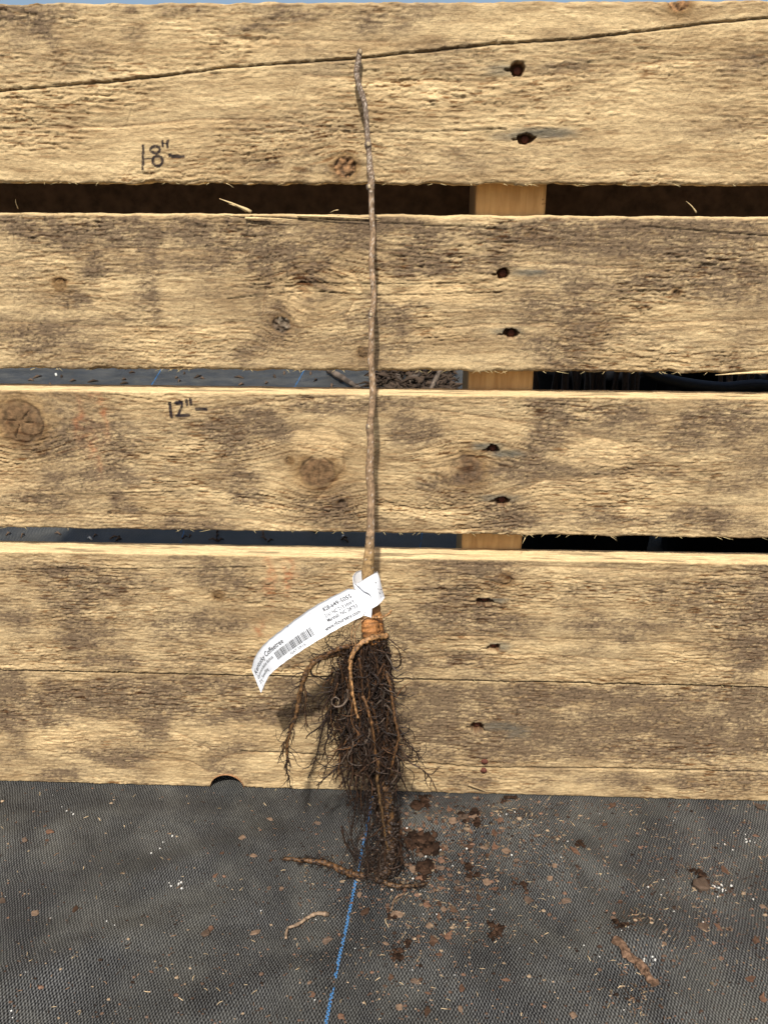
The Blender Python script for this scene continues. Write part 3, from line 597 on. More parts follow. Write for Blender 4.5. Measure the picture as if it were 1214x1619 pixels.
def pine_beam(name, x0, x1, y0, y1, z0, z1, mat, parent, seed=0):
    nz = 40; G = Geo(); c = 0.03; prof = [(x0, y0 + c), (x0 + c, y0), (x1 - c, y0), (x1, y0 + c), (x1, y1 - c), (x1 - c, y1), (x0 + c, y1), (x0, y1 - c)]
    lg_x = (x1 - x0) > (z1 - z0)
    if lg_x:
        prof = [(y0 + c, z0), (y1 - c, z0), (y1, z0 + c), (y1, z1 - c), (y1 - c, z1), (y0 + c, z1), (y0, z1 - c), (y0, z0 + c)]
        V = np.array([[(x, p[0] + 0.012 * pn(x * .7, k * 3.3, seed), p[1] + 0.012 * pn(x * .7, k * 1.7 + 5, seed)) for k, p in enumerate(prof)] for x in np.linspace(x0, x1, nz)])
    else:
        V = np.array([[(p[0] + 0.012 * pn(z * .7, k * 3.3, seed), p[1] + 0.008 * pn(z * .7, k * 1.7 + 5, seed), z) for k, p in enumerate(prof)] for z in np.linspace(z0, z1, nz)])
    V = V.reshape(-1, 3); m = 8
    Q = [(i * m + k, i * m + (k + 1) % m, (i + 1) * m + (k + 1) % m, (i + 1) * m + k) for i in range(nz - 1) for k in range(m)]
    T = [(0, k, k + 1) for k in range(1, m - 1)] + [((nz - 1) * m, (nz - 1) * m + k + 1, (nz - 1) * m + k) for k in range(1, m - 1)]
    G.add(V, Q, T); return G.obj(name, mat, parent, smooth=False)
sx0 = np.mean([at(x, y, TH)[0] for x, y in ((755, 312), (741.5, 602), (727, 857))]); sx1 = np.mean([at(x, y, TH)[0] for x, y in ((865, 312), (842, 602), (823, 857))])
ztop = float(np.polyval(LINES['1t'], 2)) - 0.05
pine_beam('stringer', sx0, sx1, TH - 0.004, TH + 2.6, 0.0, ztop, M_PINE, pallet, 3)
pine_beam('stringer', -18.9, -17.2, TH - 0.004, TH + 2.6, 0.0, ztop, M_PINE, pallet, 4)
pine_beam('stringer', 21.2, 22.9, TH - 0.004, TH + 2.6, 0.0, ztop, M_PINE, pallet, 5)
M_DARKWOOD = flat_mat('weathered_back_board', (0.10, 0.058, 0.03), 0.9, 0.1, 0.4, 120)
pine_beam('back_board', -19, 23, TH + 2.6, TH + 3.3, 14.6, 20.9, M_DARKWOOD, pallet, 6)
pine_beam('back_board', -19, 23, TH + 2.6, TH + 3.3, 0.05, 3.7, M_DARKWOOD, pallet, 7)

def splinter(parent, a, b, w, Y0, Y1, c=(0.66, 0.49, 0.25)):                # a raised sliver on a board
    A, B = at(*a, Y0), at(*b, Y1); G = Geo(); P = spline([A, A + (B - A) * .5 + np.array([0, -.03, .015]), B], 9)
    G.tube(P, np.linspace(w, w * 0.12, 9), 5, c, 0.3, 3); return G.obj('splinter', M_SPLINTER, parent)
splinter(boards[1], (397, 335), (347, 314), 0.045, -0.03, -0.28); splinter(boards[1], (390, 334), (362, 322), 0.03, -0.03, -0.15)
splinter(boards[1], (1100, 336), (1084, 318), 0.022, -0.02, -0.12); splinter(boards[1], (470, 341), (600, 347), 0.035, -0.05, -0.10); splinter(boards[1], (388, 345), (470, 348), 0.035, -0.06, -0.1)
splinter(boards[1], (535, 332), (522, 336), 0.012, -0.05, -0.12); splinter(boards[1], (29, 330), (25, 315), 0.012, -0.02, -0.15)
splinter(boards[1], (1214, 588), (1130, 593), 0.05, 0.0, -0.05); splinter(boards[0], (358, 290), (370, 297), 0.010, 0.0, -0.08)
splinter(boards[2], (830, 850), (825, 860), 0.014, -0.0, -0.1); splinter(boards[2], (965, 848), (975, 855), 0.010, -0.0, -0.1)
splinter(boards[4], (740, 1240), (772, 1252), 0.05, -0.01, -0.06, (0.34, 0.24, 0.13))

# ------------------------------------------------------------------ behind the pallet
rnd = random.Random(12)
def nursery_pot(x, y, r, h, label, stems):
    e = empty('nursery_pot', (x * IN, y * IN, 0)); tag(e, label, 'pot', 'nursery pots behind the pallet')
    prof = [(r * .78, 0), (r * .8, .1), (r * .95, h * .9), (r * 1.06, h * .9), (r * 1.08, h), (r * .98, h), (r * .92, h * .8), (0.01, h * .78)]
    G = Geo(); k = 28; V = [(p[0] * math.cos(a), p[0] * math.sin(a), p[1]) for p in prof for a in np.arange(k) * 2 * np.pi / k]
    Q = [(i * k + j, i * k + (j + 1) % k, (i + 1) * k + (j + 1) % k, (i + 1) * k + j) for i in range(len(prof) - 1) for j in range(k)]
    G.add(V, Q); G.obj('container', M_POT, e)
    for i in range(stems):
        a = rnd.random() * 6.28; q = rnd.random() * r * .7; bx, by = q * math.cos(a), q * math.sin(a); lx, ly = rnd.uniform(-2.5, 2.5), rnd.uniform(-1, 1)
        G = Geo(); P = spline([(bx, by, h * .7), (bx + lx * .3, by + ly * .3, h + 3), (bx + lx, by + ly, h + 8)], 12); cc = rnd.uniform(.6, 1.3)
        G.tube(P, np.linspace(rnd.uniform(.1, .22), .06, 12), 6, (0.055 * cc, 0.038 * cc, 0.028 * cc), 0.3, i); G.obj('stem', M_BARK, e)
    return e
nursery_pot(6.6, 10.2, 3.2, 8.0, 'black nursery pot of bare stems just right of the stringer behind the boards', 16)
nursery_pot(13.6, 10.8, 3.5, 8.6, 'black nursery pot farther from the stringer with a few bare stems', 8)
nursery_pot(8.3, 18.6, 3.4, 10.6, 'tall black nursery pot behind the pot of many bare stems', 9)
nursery_pot(15.8, 18.9, 3.4, 10.6, 'tall black nursery pot behind the pot with few stems', 6)
nursery_pot(12.0, 25.5, 3.4, 9.6, 'black nursery pot showing between two tall rear pots', 5)
nursery_pot(23.2, 18.6, 3.4, 10.6, 'tall black nursery pot at the far end of the rear row', 5)
G = Geo(); P = spline([at(1015, 585, 6.2), at(1045, 598, 6.3), at(1085, 607, 6.5), at(1140, 613, 6.8), at(1230, 616, 7.2), at(1300, 700, 7.5), at(1310, 900, 7.6)], 50); P[:, 2] = np.maximum(P[:, 2], 0.2)
G.tube(P, 0.2, 8, (0.02, 0.022, 0.028)); hose = G.obj('drip_hose', M_POT); tag(hose, 'black plastic hose curving behind the gap right of the stringer', 'hose')
def twig(name, pts, r0, r1, c, label, cat='twig', group=None, sides=6, seed=1):
    G = Geo(); P = spline(pts, max(10, 6 * len(pts))); G.tube(P, np.linspace(r0, r1, len(P)), sides, c, 0.45, seed, jit=.7); return tag(G.obj(name, M_BARK), label, cat, group)
g1 = gnd(522, 584); g2 = gnd(566, 614)
TW = [((520, 586), (545, 600), (568, 614), .35), ((622, 588), (628, 600), (630, 612), .5), ((668, 586), (650, 600), (630, 612), .5), ((697, 588), (688, 602), (680, 615), .22)]
for i, (a, b_, c_, r) in enumerate(TW):
    pts = [gnd(*a, 0.4), gnd(*b_, 0.5 + .2 * i), gnd(*c_, 0.4)]
    if i == 3: pts = [at(697, 585, 40), at(688, 602, 39.5), at(679, 618, 39)]
    twig('fallen_twig', pts, r, r * .7, (0.12, 0.09, 0.065), ['thin straight twig lying on the fabric behind the gap', 'stubby pale twig in the litter behind the stem', 'thick crooked twig in the litter behind the stem', 'slender upright stalk beside the litter behind the gap'][i], seed=i)
G = Geo()
for i in range(420):
    px, py = rnd.uniform(590, 712), rnd.uniform(578, 622); p = gnd(px, py, rnd.uniform(0.1, 1.2)); L = rnd.uniform(.4, 1.8); a = rnd.random() * 6.28; k = rnd.uniform(.5, 1.6)
    G.tube([p, p + np.array([math.cos(a) * L * .5, math.sin(a) * L * .5, rnd.uniform(-.1, .4)]), p + np.array([math.cos(a) * L, math.sin(a) * L, rnd.uniform(-.3, .5)])], [.12 * k, .16 * k, .03], 4, (0.05 * k, 0.034 * k, 0.023 * k))
tag(G.obj('leaf_litter', M_SOIL), 'brown leaf and twig litter on the fabric behind the stem', 'litter', kind='stuff')
for a, b_ in (((238, 612), (258, 580)), ((466, 612), (484, 580)), ((285, 862), (292, 838)), ((664, 866), (668, 838))):
    A, B = gnd(*a), gnd(*b_); stitches(A[0], A[1], A[0] + (B[0] - A[0]) * 1.0, B[1], 'marker_yarn', 0.5, 0.10 if a[1] < 700 else 0.05)
G = Geo()
for i in range(46):
    py = rnd.choice((rnd.uniform(588, 612), rnd.uniform(842, 858))); p = gnd(rnd.uniform(-5, 560), py); k = rnd.uniform(.4, 1.5); s_ = .45 if py < 700 else .22
    w_ = (0.6, 0.58, 0.52) if rnd.random() < .15 else (0.09 * k, 0.06 * k, 0.04 * k); a = rnd.random() * 3.14; L = rnd.uniform(.5, 2.5) * s_
    G.tube([p, p + np.array([math.cos(a) * L * .5, math.sin(a) * L * .5, .15]), p + np.array([math.cos(a) * L, math.sin(a) * L, .05])], [.2 * s_, .3 * s_, .1 * s_], 5, w_)
tag(G.obj('litter_specks', M_SOIL), 'scattered bark specks on the fabric behind the pallet', 'litter', kind='stuff')

# ------------------------------------------------------------------ the seedling
seedling = empty('tree_seedling', tuple(np.array([gnd(585, 1390)[0], YB, 0]) * IN))
seedling['label'] = 'bare root tree seedling with thin stem and dark dangling roots leaning on pallet'; seedling['category'] = 'seedling'
SOFF = np.array(seedling.location) / IN
def sobj(G, name, mat, **k):
    G.V = [np.asarray(v) - SOFF for v in G.V]; o = G.obj(name, mat, seedling)
    if k: tag(o, **k)
    return o
STEM = [(568.5, 81, 8), (566.5, 96, 9), (564.5, 108, 9.6), (564, 119, 9), (568, 136, 8.4), (573, 152, 9.4), (576.5, 164, 8.4), (579, 185, 8), (580.5, 208, 8), (581.5, 222, 9), (582, 230, 11.4), (583, 238, 8.6), (584.5, 254, 9), (585, 268, 11), (587, 278, 10.4), (586.5, 296, 11),
        (587, 306, 9.2), (587.5, 330, 8.8), (588.5, 352, 9), (589.5, 372, 9.6), (588, 396, 9.4), (587.5, 420, 9), (589.5, 446, 9), (591, 470, 8.6), (590, 488, 8.6), (587.5, 498, 10.6), (587, 515, 9.2), (587, 540, 9.4), (586, 565, 9.6), (588, 590, 10), (589.5, 618, 10.4),
        (588.5, 640, 10.4), (586, 662, 10.6), (584.5, 678, 12), (586, 694, 11.4), (585.5, 716, 11.2), (584.5, 740, 13), (585, 760, 13.2), (587, 782, 12.2), (586.5, 810, 12.4), (586, 835, 13), (585, 852, 14), (584, 872, 15.6), (582.5, 890, 18), (581.5, 905, 20), (583.5, 925, 21), (587, 945, 22), (590, 965, 24), (592, 985, 27), (592, 1005, 29), (591, 1030, 27), (590, 1060, 22)]
sp = spline(STEM, 420); rng = np.random.RandomState(5)
P = np.array([lean(a[0], a[1]) for a in sp]); Rr = np.array([a[2] * 0.5 / pxin(p) for a, p in zip(sp, P)])
yy = sp[:, 1][:, None]
top = np.array([0.175, 0.124, 0.086]); midc = np.array([0.285, 0.185, 0.105]); low = np.array([0.31, 0.195, 0.085]); org = np.array([0.44, 0.185, 0.055])
c = top + (midc - top) * sst(180, 420, yy); c = c + (low - c) * sst(845, 885, yy); c = c + (org - c) * sst(935, 985, yy)
spck = np.clip(0.97 + 0.45 * pn(np.arange(420) * .21, np.zeros(420), 4) + 0.3 * pn(np.arange(420) * 1.3, np.zeros(420), 8), .45, 1.8)[:, None]
G = Geo(); G.tube(P, Rr, 20, c * spck, 0.07, 11); stem = sobj(G, 'stem', M_BARK)
# per-vertex speckle: pale lenticels and dark flecks in the bark
me = stem.data; nv = len(me.vertices); cc = np.empty(nv * 4, np.float32); me.attributes['tint'].data.foreach_get('color', cc); cc = cc.reshape(-1, 4)
k = rng.rand(nv); upper = np.clip(1.2 - np.repeat(sp[:, 1], 20) / 800, 0.15, 1); upper = np.append(upper, [0, 0])
cc[:, :3] = np.where((k < 0.16 * upper)[:, None], cc[:, :3] * .35 + np.array([.60, .51, .41]) * .65, cc[:, :3]); cc[:, :3] = np.where((k > 0.90)[:, None], cc[:, :3] * .5, cc[:, :3])
me.attributes['tint'].data.foreach_set('color', cc.ravel())
def blob(G, ctr, r, c, seed, sub=2, amp=0.3, flat=(1, 1, 1)):
    bm = bmesh.new(); bmesh.ops.create_icosphere(bm, subdivisions=sub, radius=1.0)
    V = np.array([v.co[:] for v in bm.verts]); T = np.array([[v.index for v in f.verts] for f in bm.faces]); bm.free()
    d = 1 + amp * (pn(V[:, 0] * 1.7 + seed, V[:, 1] * 1.7 + V[:, 2] * 1.1, seed) + .5 * pn(V[:, 0] * 4 + V[:, 2] * 3, V[:, 1] * 4 + seed, seed + 3))
    G.add(np.asarray(ctr) + V * d[:, None] * r * np.array(flat), None, T, c)
def scar(px, py, r, ox=0.0):                               # leaf scars and the cut tip
    p = lean(px, py, r * .62); R = r; G = Geo()
    blob(G, p, R * .95, (0.16, 0.12, 0.09), int(px), 2, .15, (.9, .6, 1.25)); blob(G, p + np.array([.012, -.045 * R / .08, .012]), R * .62, (0.46, 0.35, 0.21), int(py), 2, .25, (.85, .4, 1.1)); return sobj(G, 'leaf_scar', M_BARK)
scar(581.5, 229, .078); scar(583, 296, .07); scar(568.8, 83, .066); scar(586, 498, .072); scar(582.5, 675, .075); scar(587, 283, .05)

# root crown and taproot
def path(pts, n): return np.array([lean(a[0], a[1], a[2]) for a in spline(pts, n)])
G = Geo(); q = [(584, 976, .16), (586, 994, .24), (589, 1016, .24)]
P = path(q, 24); G.tube(P, .15 + .07 * np.sin(np.linspace(.4, 2.8, 24)), 16, np.tile([.36, .155, .05], (24, 1)), .3, 6, jit=.55)
sobj(G, 'root_crown', M_BARK, label='cracked orange root crown just under the tag')
G = Geo(); q = [(590, 1015, 0), (588, 1080, 0), (592, 1150, .0), (601, 1200, .12), (609, 1250, .20), (617, 1300, .20), (618, 1335, .18), (611, 1365, .18), (600, 1388, .16)]
P = path(q, 120); P[:, 2] = np.maximum(P[:, 2], .12); nn = np.clip(.8 + .9 * pn(np.arange(120) * .33, np.zeros(120), 12), .25, 1.8)[:, None]
G.tube(P, np.interp(np.linspace(0, 8, 120), range(9), [.2, .2, .18, .16, .15, .155, .135, .115, .07]), 14, np.tile([.075, .038, .014], (120, 1)), .35, 21, jit=1.1)
for i in range(210):
    j = rng.randint(40, 119); a_ = rng.rand() * 6.28; k = .5 + rng.rand(); w_ = .14; cc_ = (.03, .017, .010) if rng.rand() < .75 else (.085, .045, .02)
    blob(G, P[j] + np.array([math.cos(a_) * w_, -abs(math.sin(a_)) * w_, (rng.rand() - .5) * .1]), .02 + .05 * rng.rand(), tuple(x_ * k for x_ in cc_), i, 2, .8)
sobj(G, 'taproot', M_ROOT)

# soil packed between the roots
ys = np.array([1008, 1030, 1060, 1100, 1150, 1185, 1215, 1250, 1285]); xl = np.array([572, 548, 536, 536, 546, 566, 576, 588, 600]); xr = np.array([605, 610, 611, 613, 617, 620, 617, 614, 618])
def core():
    n, k = 90, 40; Y = np.linspace(1014, 1290, n); L, R = np.interp(Y, ys, xl), np.interp(Y, ys, xr); th = np.arange(k) * 2 * np.pi / k; V = []
    for i in range(n):
        cx, hw = (L[i] + R[i]) / 2, (R[i] - L[i]) / 2; dep = .42 * math.sin(min(1, (i + 3) / 26) * 1.57) * (1 - .5 * max(0, (i - 60) / 30))
        m = 0.86 + .34 * fbm(np.cos(th) * 1.9 + 3, np.sin(th) * 1.9 + i * .10, 5, 4, .65)
        for j in range(k): V.append(lean(cx + hw * m[j] * math.cos(th[j]), Y[i], -dep * m[j] * math.sin(th[j])))
    Q = [(i * k + j, i * k + (j + 1) % k, (i + 1) * k + (j + 1) % k, (i + 1) * k + j) for i in range(n - 1) for j in range(k)]
    cc = np.array([.016, .0095, .006]) * (.6 + .9 * np.random.RandomState(3).rand(n * k, 1)); G = Geo(); G.add(V, Q, None, cc); return sobj(G, 'soil_core', M_SOIL)
core()

rnd = random.Random(44)
DARK = (.022, .011, .0058)
def strand(G, x, y, off, ang, n, step, r, c, curl=.45, droop=.12, sides=4, offd=0.0):
    pts = []; va = rnd.uniform(-.2, .2)
    for i in range(n):
        p = lean(x, y, off)
        p[2] = max(p[2], .03); p[1] = min(p[1], -.10); pts.append(p)
        x += math.cos(ang) * step; y += math.sin(ang) * step; off += offd + rnd.uniform(-.03, .03)
        va = va * .7 + rnd.uniform(-curl, curl); ang += va; ang += droop * math.cos(ang)
    G.tube(pts, np.linspace(r, r * .35, n), sides, c, cap=False); return pts
def sil(y):
    e = np.array([1000, 1030, 1060, 1100, 1150, 1180, 1210, 1250, 1300, 1340, 1385]); return np.interp(y, e, [575, 536, 520, 520, 526, 542, 556, 568, 594, 600, 590]), np.interp(y, e, [608, 618, 619, 621, 628, 635, 631, 626, 634, 634, 626])
G = Geo()
for i in range(1000):                                      # strands that hang and taper, matted together in locks
    y = 1012 + 190 * rnd.random() ** 1.1 if rnd.random() < .86 else rnd.uniform(1220, 1350); a, b_ = sil(y); x = a + (b_ - a) * rnd.random()
    if y > 1220: a = 592 + (y - 1235) * .06; x = a + (b_ - a) * rnd.random()
    lock = math.sin(x * .23) * .25 + math.sin(x * .61 + 2) * .12
    cxm = (a + b_) / 2; e = math.sqrt(max(0, 1 - ((x - cxm) / (b_ - a) * 2) ** 2))
    dep = .58 if y < 1200 else .36; off = (e * dep + .2 * lock) * (1 if rnd.random() < .72 else -1) * rnd.uniform(.6, 1.15)
    k = rnd.uniform(.45, 1.6); c = (DARK[0] * k, DARK[1] * k, DARK[2] * k); u_ = rnd.random()
    if u_ < .05: c = (.11 * k, .050 * k, .018 * k)
    elif u_ < .22: c = (.050 * k, .023 * k, .010 * k)
    elif u_ < .31: c = (.085 * k, .060 * k, .042 * k)
    if rnd.random() < .22: strand(G, x, y, off, rnd.uniform(-3.1, 3.1), rnd.randint(5, 10), rnd.uniform(3, 5), rnd.choice((.008, .010, .013)), c, .6, .08)
    else: strand(G, x, y, off, 1.57 + (cxm - x) * -.006 + lock + rnd.gauss(0, .35), rnd.randint(8, 16), rnd.uniform(4, 7), rnd.choice((.010, .015, .020, .028, .038)), c, .46, .20)
for i in range(420):                                       # soil crumbs clinging between the strands
    y = rnd.uniform(1015, 1330); a, b_ = sil(y); x = a + (b_ - a) * rnd.uniform(.12, .9); k = rnd.uniform(.5, 1.5)
    blob(G, lean(x, y, rnd.uniform(.25, .55) if y < 1200 else rnd.uniform(.2, .45)), rnd.uniform(.02, .055), (.03 * k, .017 * k, .010 * k), i, 1, .6)
for i in range(55):                                       # curly wisps at the rim of the mass
    y = rnd.uniform(985, 1250); a, b_ = sil(y); left = rnd.random() < .6; x = a if left else b_
    strand(G, x, y, rnd.uniform(-.3, .5), (2.0 if left else 1.25) + rnd.gauss(0, .4), rnd.randint(5, 11), rnd.uniform(3, 5.5), rnd.choice((.007, .009, .011)), DARK, .7, .22)
for i in range(70):                                        # lacy rootlets below the tag, beside the crown
    left = rnd.random() < .65; x, y = (rnd.uniform(515, 562), rnd.uniform(992, 1030)) if left else (rnd.uniform(604, 622), rnd.uniform(975, 1025))
    strand(G, x, y, rnd.uniform(-.1, .4), rnd.uniform(0, 6.28), rnd.randint(7, 14), rnd.uniform(3, 4.5), .008, (.05, .025, .014), .8, .05)
for i in range(18):                                        # strands that hang to the ground left of the taproot
    x = rnd.uniform(548, 600); strand(G, x, rnd.uniform(1230, 1290), rnd.uniform(-.1, .35), 1.57 + rnd.gauss(0, .12), rnd.randint(10, 18), rnd.uniform(5, 8), rnd.choice((.008, .011, .014)), DARK, .22, .25)
for i in range(55):                                        # matted ends on the fabric
    strand(G, rnd.gauss(590, 14), rnd.uniform(1340, 1392), rnd.uniform(.0, .4), rnd.uniform(0, 6.28), rnd.randint(6, 12), rnd.uniform(3, 5), rnd.choice((.009, .013, .018)), (DARK[0] * 1.2, DARK[1] * 1.2, DARK[2] * 1.2), .5, .3)
sobj(G, 'fine_roots', M_ROOT, kind='stuff')

def lateral(pts, w0, w1, c, label=None, twigs=0, tl=(5, 10), name='lateral_root', g=False, droop=.2, crust=0):
    n = max(14, 10 * len(pts)); S = spline(pts, n)
    P = np.array([gnd(a[0], a[1], a[2]) if g else lean(a[0], a[1], a[2]) for a in S]); P[:, 2] = np.maximum(P[:, 2], .04); P[:, 1] = np.minimum(P[:, 1], -.09)
    c = np.asarray(c); cc = np.tile(c, (n, 1)) * np.clip(.85 + 1.0 * pn(np.arange(n) * .45, np.zeros(n), int(pts[0][0])), .3, 1.7)[:, None]
    G = Geo(); G.tube(P, np.linspace(w0, w1, n), 8, np.tile(c, (n, 1)), .5, int(pts[-1][0]), jit=.8)
    for i in range(crust):
        j = rnd.randint(0, n - 2); w_ = w0 + (w1 - w0) * j / n; blob(G, P[j] + np.array([rnd.uniform(-1, 1) * w_, rnd.uniform(-1, .2) * w_, rnd.uniform(-.5, .9) * w_]), w_ * rnd.uniform(.25, .6), (.035, .02, .012), i, 2, .6)
    for i in range(twigs):
        j = rnd.randint(1, n - 2); a = S[j]; d = S[min(j + 1, n - 1)] - S[j - 1]; ang = math.atan2(d[1], d[0]) + rnd.choice((-1, 1)) * rnd.uniform(.3, 1.2)
        if g: 
            p = P[j]; q = [p]; 
            for s_ in range(5): q.append(q[-1] + np.array([rnd.uniform(-.09, .09), rnd.uniform(-.09, .09), rnd.uniform(-.05, .05)]))
            q = np.array(q); q[:, 2] = np.maximum(q[:, 2], .03); G.tube(q, np.linspace(.02, .006, 6), 4, DARK, cap=False)
        else: strand(G, a[0], a[1], a[2], ang, rnd.randint(*tl), rnd.uniform(3, 5), rnd.choice((.010, .014, .018)), DARK, .45, droop)
    return sobj(G, name, M_ROOT, **({'label': label} if label else {}))
ORG = (.105, .050, .018); TAN = (.29, .15, .058)
lateral([(612, 1006, .25), (598, 1006, .42), (580, 1012, .6), (564, 1024, .72), (555, 1042, .78), (554, 1060, .78), (556, 1085, .8), (560, 1110, .8), (566, 1135, .8)], .075, .03, TAN, 'smooth tan root arching across the front of the mass')
lateral([(562, 1022, .3), (540, 1024, .45), (522, 1032, .4), (504, 1040, .35)], .05, .06, ORG, None, 8)
lateral([(545, 1030, .2), (520, 1036, .3), (500, 1044, .35), (487, 1058, .35), (480, 1075, .35), (474, 1100, .3), (468, 1130, .3), (459, 1155, .25), (454, 1180, .2), (455, 1205, .15)], .085, .035, (.115, .058, .021), 'long left root with rootlets hanging apart from the mass', 64, (5, 12), crust=30)
lateral([(478, 1080, .35), (484, 1100, .35), (482, 1125, .3), (486, 1150, .3)], .035, .018, (.075, .04, .018), None, 16, (4, 8))
lateral([(474, 1105, .3), (470, 1125, .32), (463, 1150, .3), (450, 1175, .25), (447, 1195, .2)], .035, .015, (.075, .04, .018), None, 14, (4, 8))
lateral([(455, 1195, .2), (453, 1215, .15), (457, 1230, .1), (459, 1246, .05)], .03, .010, DARK, None, 12, (4, 7))
lateral([(522, 1120, .4), (512, 1145, .4), (506, 1170, .35), (499, 1200, .3), (488, 1230, .2)], .028, .010, DARK, None, 14, (4, 9))
lateral([(526, 1150, .3), (514, 1180, .3), (518, 1205, .25), (510, 1228, .2)], .02, .009, DARK, None, 10, (4, 8))
lateral([(540, 1170, .3), (538, 1205, .3), (541, 1225, .25), (548, 1248, .2), (556, 1275, .2)], .03, .012, DARK, None, 16, (4, 9))
lateral([(538, 1210, .3), (524, 1222, .3), (510, 1234, .25), (500, 1242, .2)], .024, .010, DARK, None, 10, (4, 7))
lateral([(626, 1140, .3), (636, 1165, .3), (645, 1180, .3), (658, 1190, .25), (662, 1202, .2)], .03, .012, (.05, .028, .014), None, 10, (4, 8))
lateral([(622, 1170, .3), (634, 1186, .3), (648, 1205, .3), (665, 1215, .3), (680, 1230, .25), (691, 1252, .2)], .035, .012, (.06, .034, .018), 'wiry root sticking out to the right of the mass', 14, (4, 9))
lateral([(630, 1150, .35), (642, 1172, .3), (655, 1186, .3), (664, 1200, .25)], .02, .01, DARK, None, 10, (4, 8))
lateral([(608, 1060, .4), (616, 1080, .45), (621, 1110, .45), (625, 1140, .5), (630, 1165, .5), (624, 1192, .5), (619, 1212, .45)], .04, .03, ORG, None, 10, (4, 8))
lateral([(604, 1008, .2), (614, 1010, .3), (622, 1016, .3), (632, 1024, .3), (641, 1031, .25)], .022, .008, (.05, .026, .014), None, 2, (3, 6))
lateral([(580, 976, .30), (592, 976, .34), (604, 975, .34), (614, 971, .3), (619, 965, .28)], .036, .028, TAN, 'tan surface root curling out below the tag')
lateral([(575, 976, .30), (562, 982, .36), (557, 996, .4), (556, 1010, .4), (560, 1030, .45)], .018, .012, (.30, .17, .08))
lateral([(580, 975, .32), (568, 986, .42), (561, 1000, .46), (562, 1020, .5)], .018, .012, (.30, .17, .08))
lateral([(588, 980, .34), (589, 992, .36), (586, 1006, .4)], .016, .012, DARK)
for x0, y0, dx_, L_, r_ in ((540, 1050, -6, 120, .030), (552, 1070, 4, 150, .036), (566, 1040, 8, 170, .040), (578, 1060, 6, 150, .034), (596, 1030, 6, 170, .042), (606, 1050, 12, 130, .030), (530, 1080, -4, 90, .024), (560, 1120, -8, 120, .028), (590, 1110, 10, 130, .036), (572, 1150, 4, 130, .026), (612, 1120, 8, 110, .026)):
    o_ = rnd.uniform(.5, .68); c_ = rnd.uniform(.6, 1.2)
    lateral([(x0 + dx_ * t + 5 * math.sin(t * 5 + x0), y0 + L_ * t, o_ - .25 * t) for t in (0, .2, .4, .6, .8, 1)], r_, r_ * .35, (.060 * c_, .028 * c_, .011 * c_), None, 10, (4, 9))
lateral([(574, 1100, .75), (584, 1130, .78), (590, 1160, .7), (594, 1195, .6), (600, 1225, .5)], .045, .03, ORG, None, 10)
lateral([(600, 1190, .5), (596, 1225, .5), (600, 1260, .45), (606, 1300, .4), (612, 1340, .35)], .05, .03, (.10, .055, .022), None, 16)
lateral([(566, 1240, .2), (560, 1290, .2), (556, 1330, .2), (570, 1350, .2)], .02, .012, DARK, None, 10)
lateral([(583, 1300, .15), (580, 1340, .2), (582, 1380, .2)], .03, .02, (.05, .03, .02), None, 12)
lateral([(575, 1385, .12), (556, 1381, .16), (540, 1376, .16), (520, 1366, .14), (500, 1362, .12), (478, 1360, .1), (448, 1357, .08)], .10, .045, (.105, .052, .02), 'crusty root lying on the fabric pointing left', 60, g=True, crust=46)
lateral([(540, 1306, .3), (545, 1330, .3), (556, 1346, .25), (570, 1360, .2)], .03, .015, DARK, None, 6)
lateral([(596, 1380, .15), (604, 1391, .14), (615, 1398, .12), (632, 1401, .1), (652, 1400, .09), (676, 1397, .06)], .075, .03, (.11, .06, .026), 'curved root end lying on the fabric pointing right', 50, g=True, crust=30)

# ------------------------------------------------------------------ the plant tag
ptag = empty('plant_tag', tuple(lean(560, 950, .3) * IN)); TOFF = np.array(ptag.location) / IN
tag(ptag, 'white printed paper strap tag looped round the base of the stem', 'plant tag')
PAIRS = [((551, 930.5), (573, 974), .50, .46), ((520, 946), (545, 988), .74, .66), ((495, 960), (520, 1002), .86, .76), ((466, 980), (490, 1020), .88, .78), ((445, 996), (467, 1035), .82, .72), ((427, 1010), (450, 1047), .70, .62), ((413, 1024), (435, 1059), .52, .46), ((403, 1040), (424, 1071), .28, .24), ((398, 1058), (413, 1095), -.02, -.02)]
UP = np.array([lean(p[0][0], p[0][1], p[2]) for p in PAIRS]); LO = np.array([lean(p[1][0], p[1][1], p[3]) for p in PAIRS])
NS = 160; UPs, LOs = spline(UP, NS), spline(LO, NS)
def tag_pt(u, v, lift=0.0):                                 # u 0..8 along the strip from the stem, v 0..1 across from the lower edge
    k = np.clip(np.asarray(u) / 8 * (NS - 1), 0, NS - 1.001); i = k.astype(int); f = (k - i)[:, None]; v = np.asarray(v)[:, None]
    A = UPs[i] * (1 - f) + UPs[i + 1] * f; B = LOs[i] * (1 - f) + LOs[i + 1] * f; Pp = B * (1 - v) + A * v
    du = (UPs[i + 1] - UPs[i]) ; nrm = np.cross(du, A - B); nrm /= np.linalg.norm(nrm, axis=1)[:, None]
    nrm *= np.sign(np.sum(nrm * (CAM - Pp), 1))[:, None]; return Pp + nrm * lift
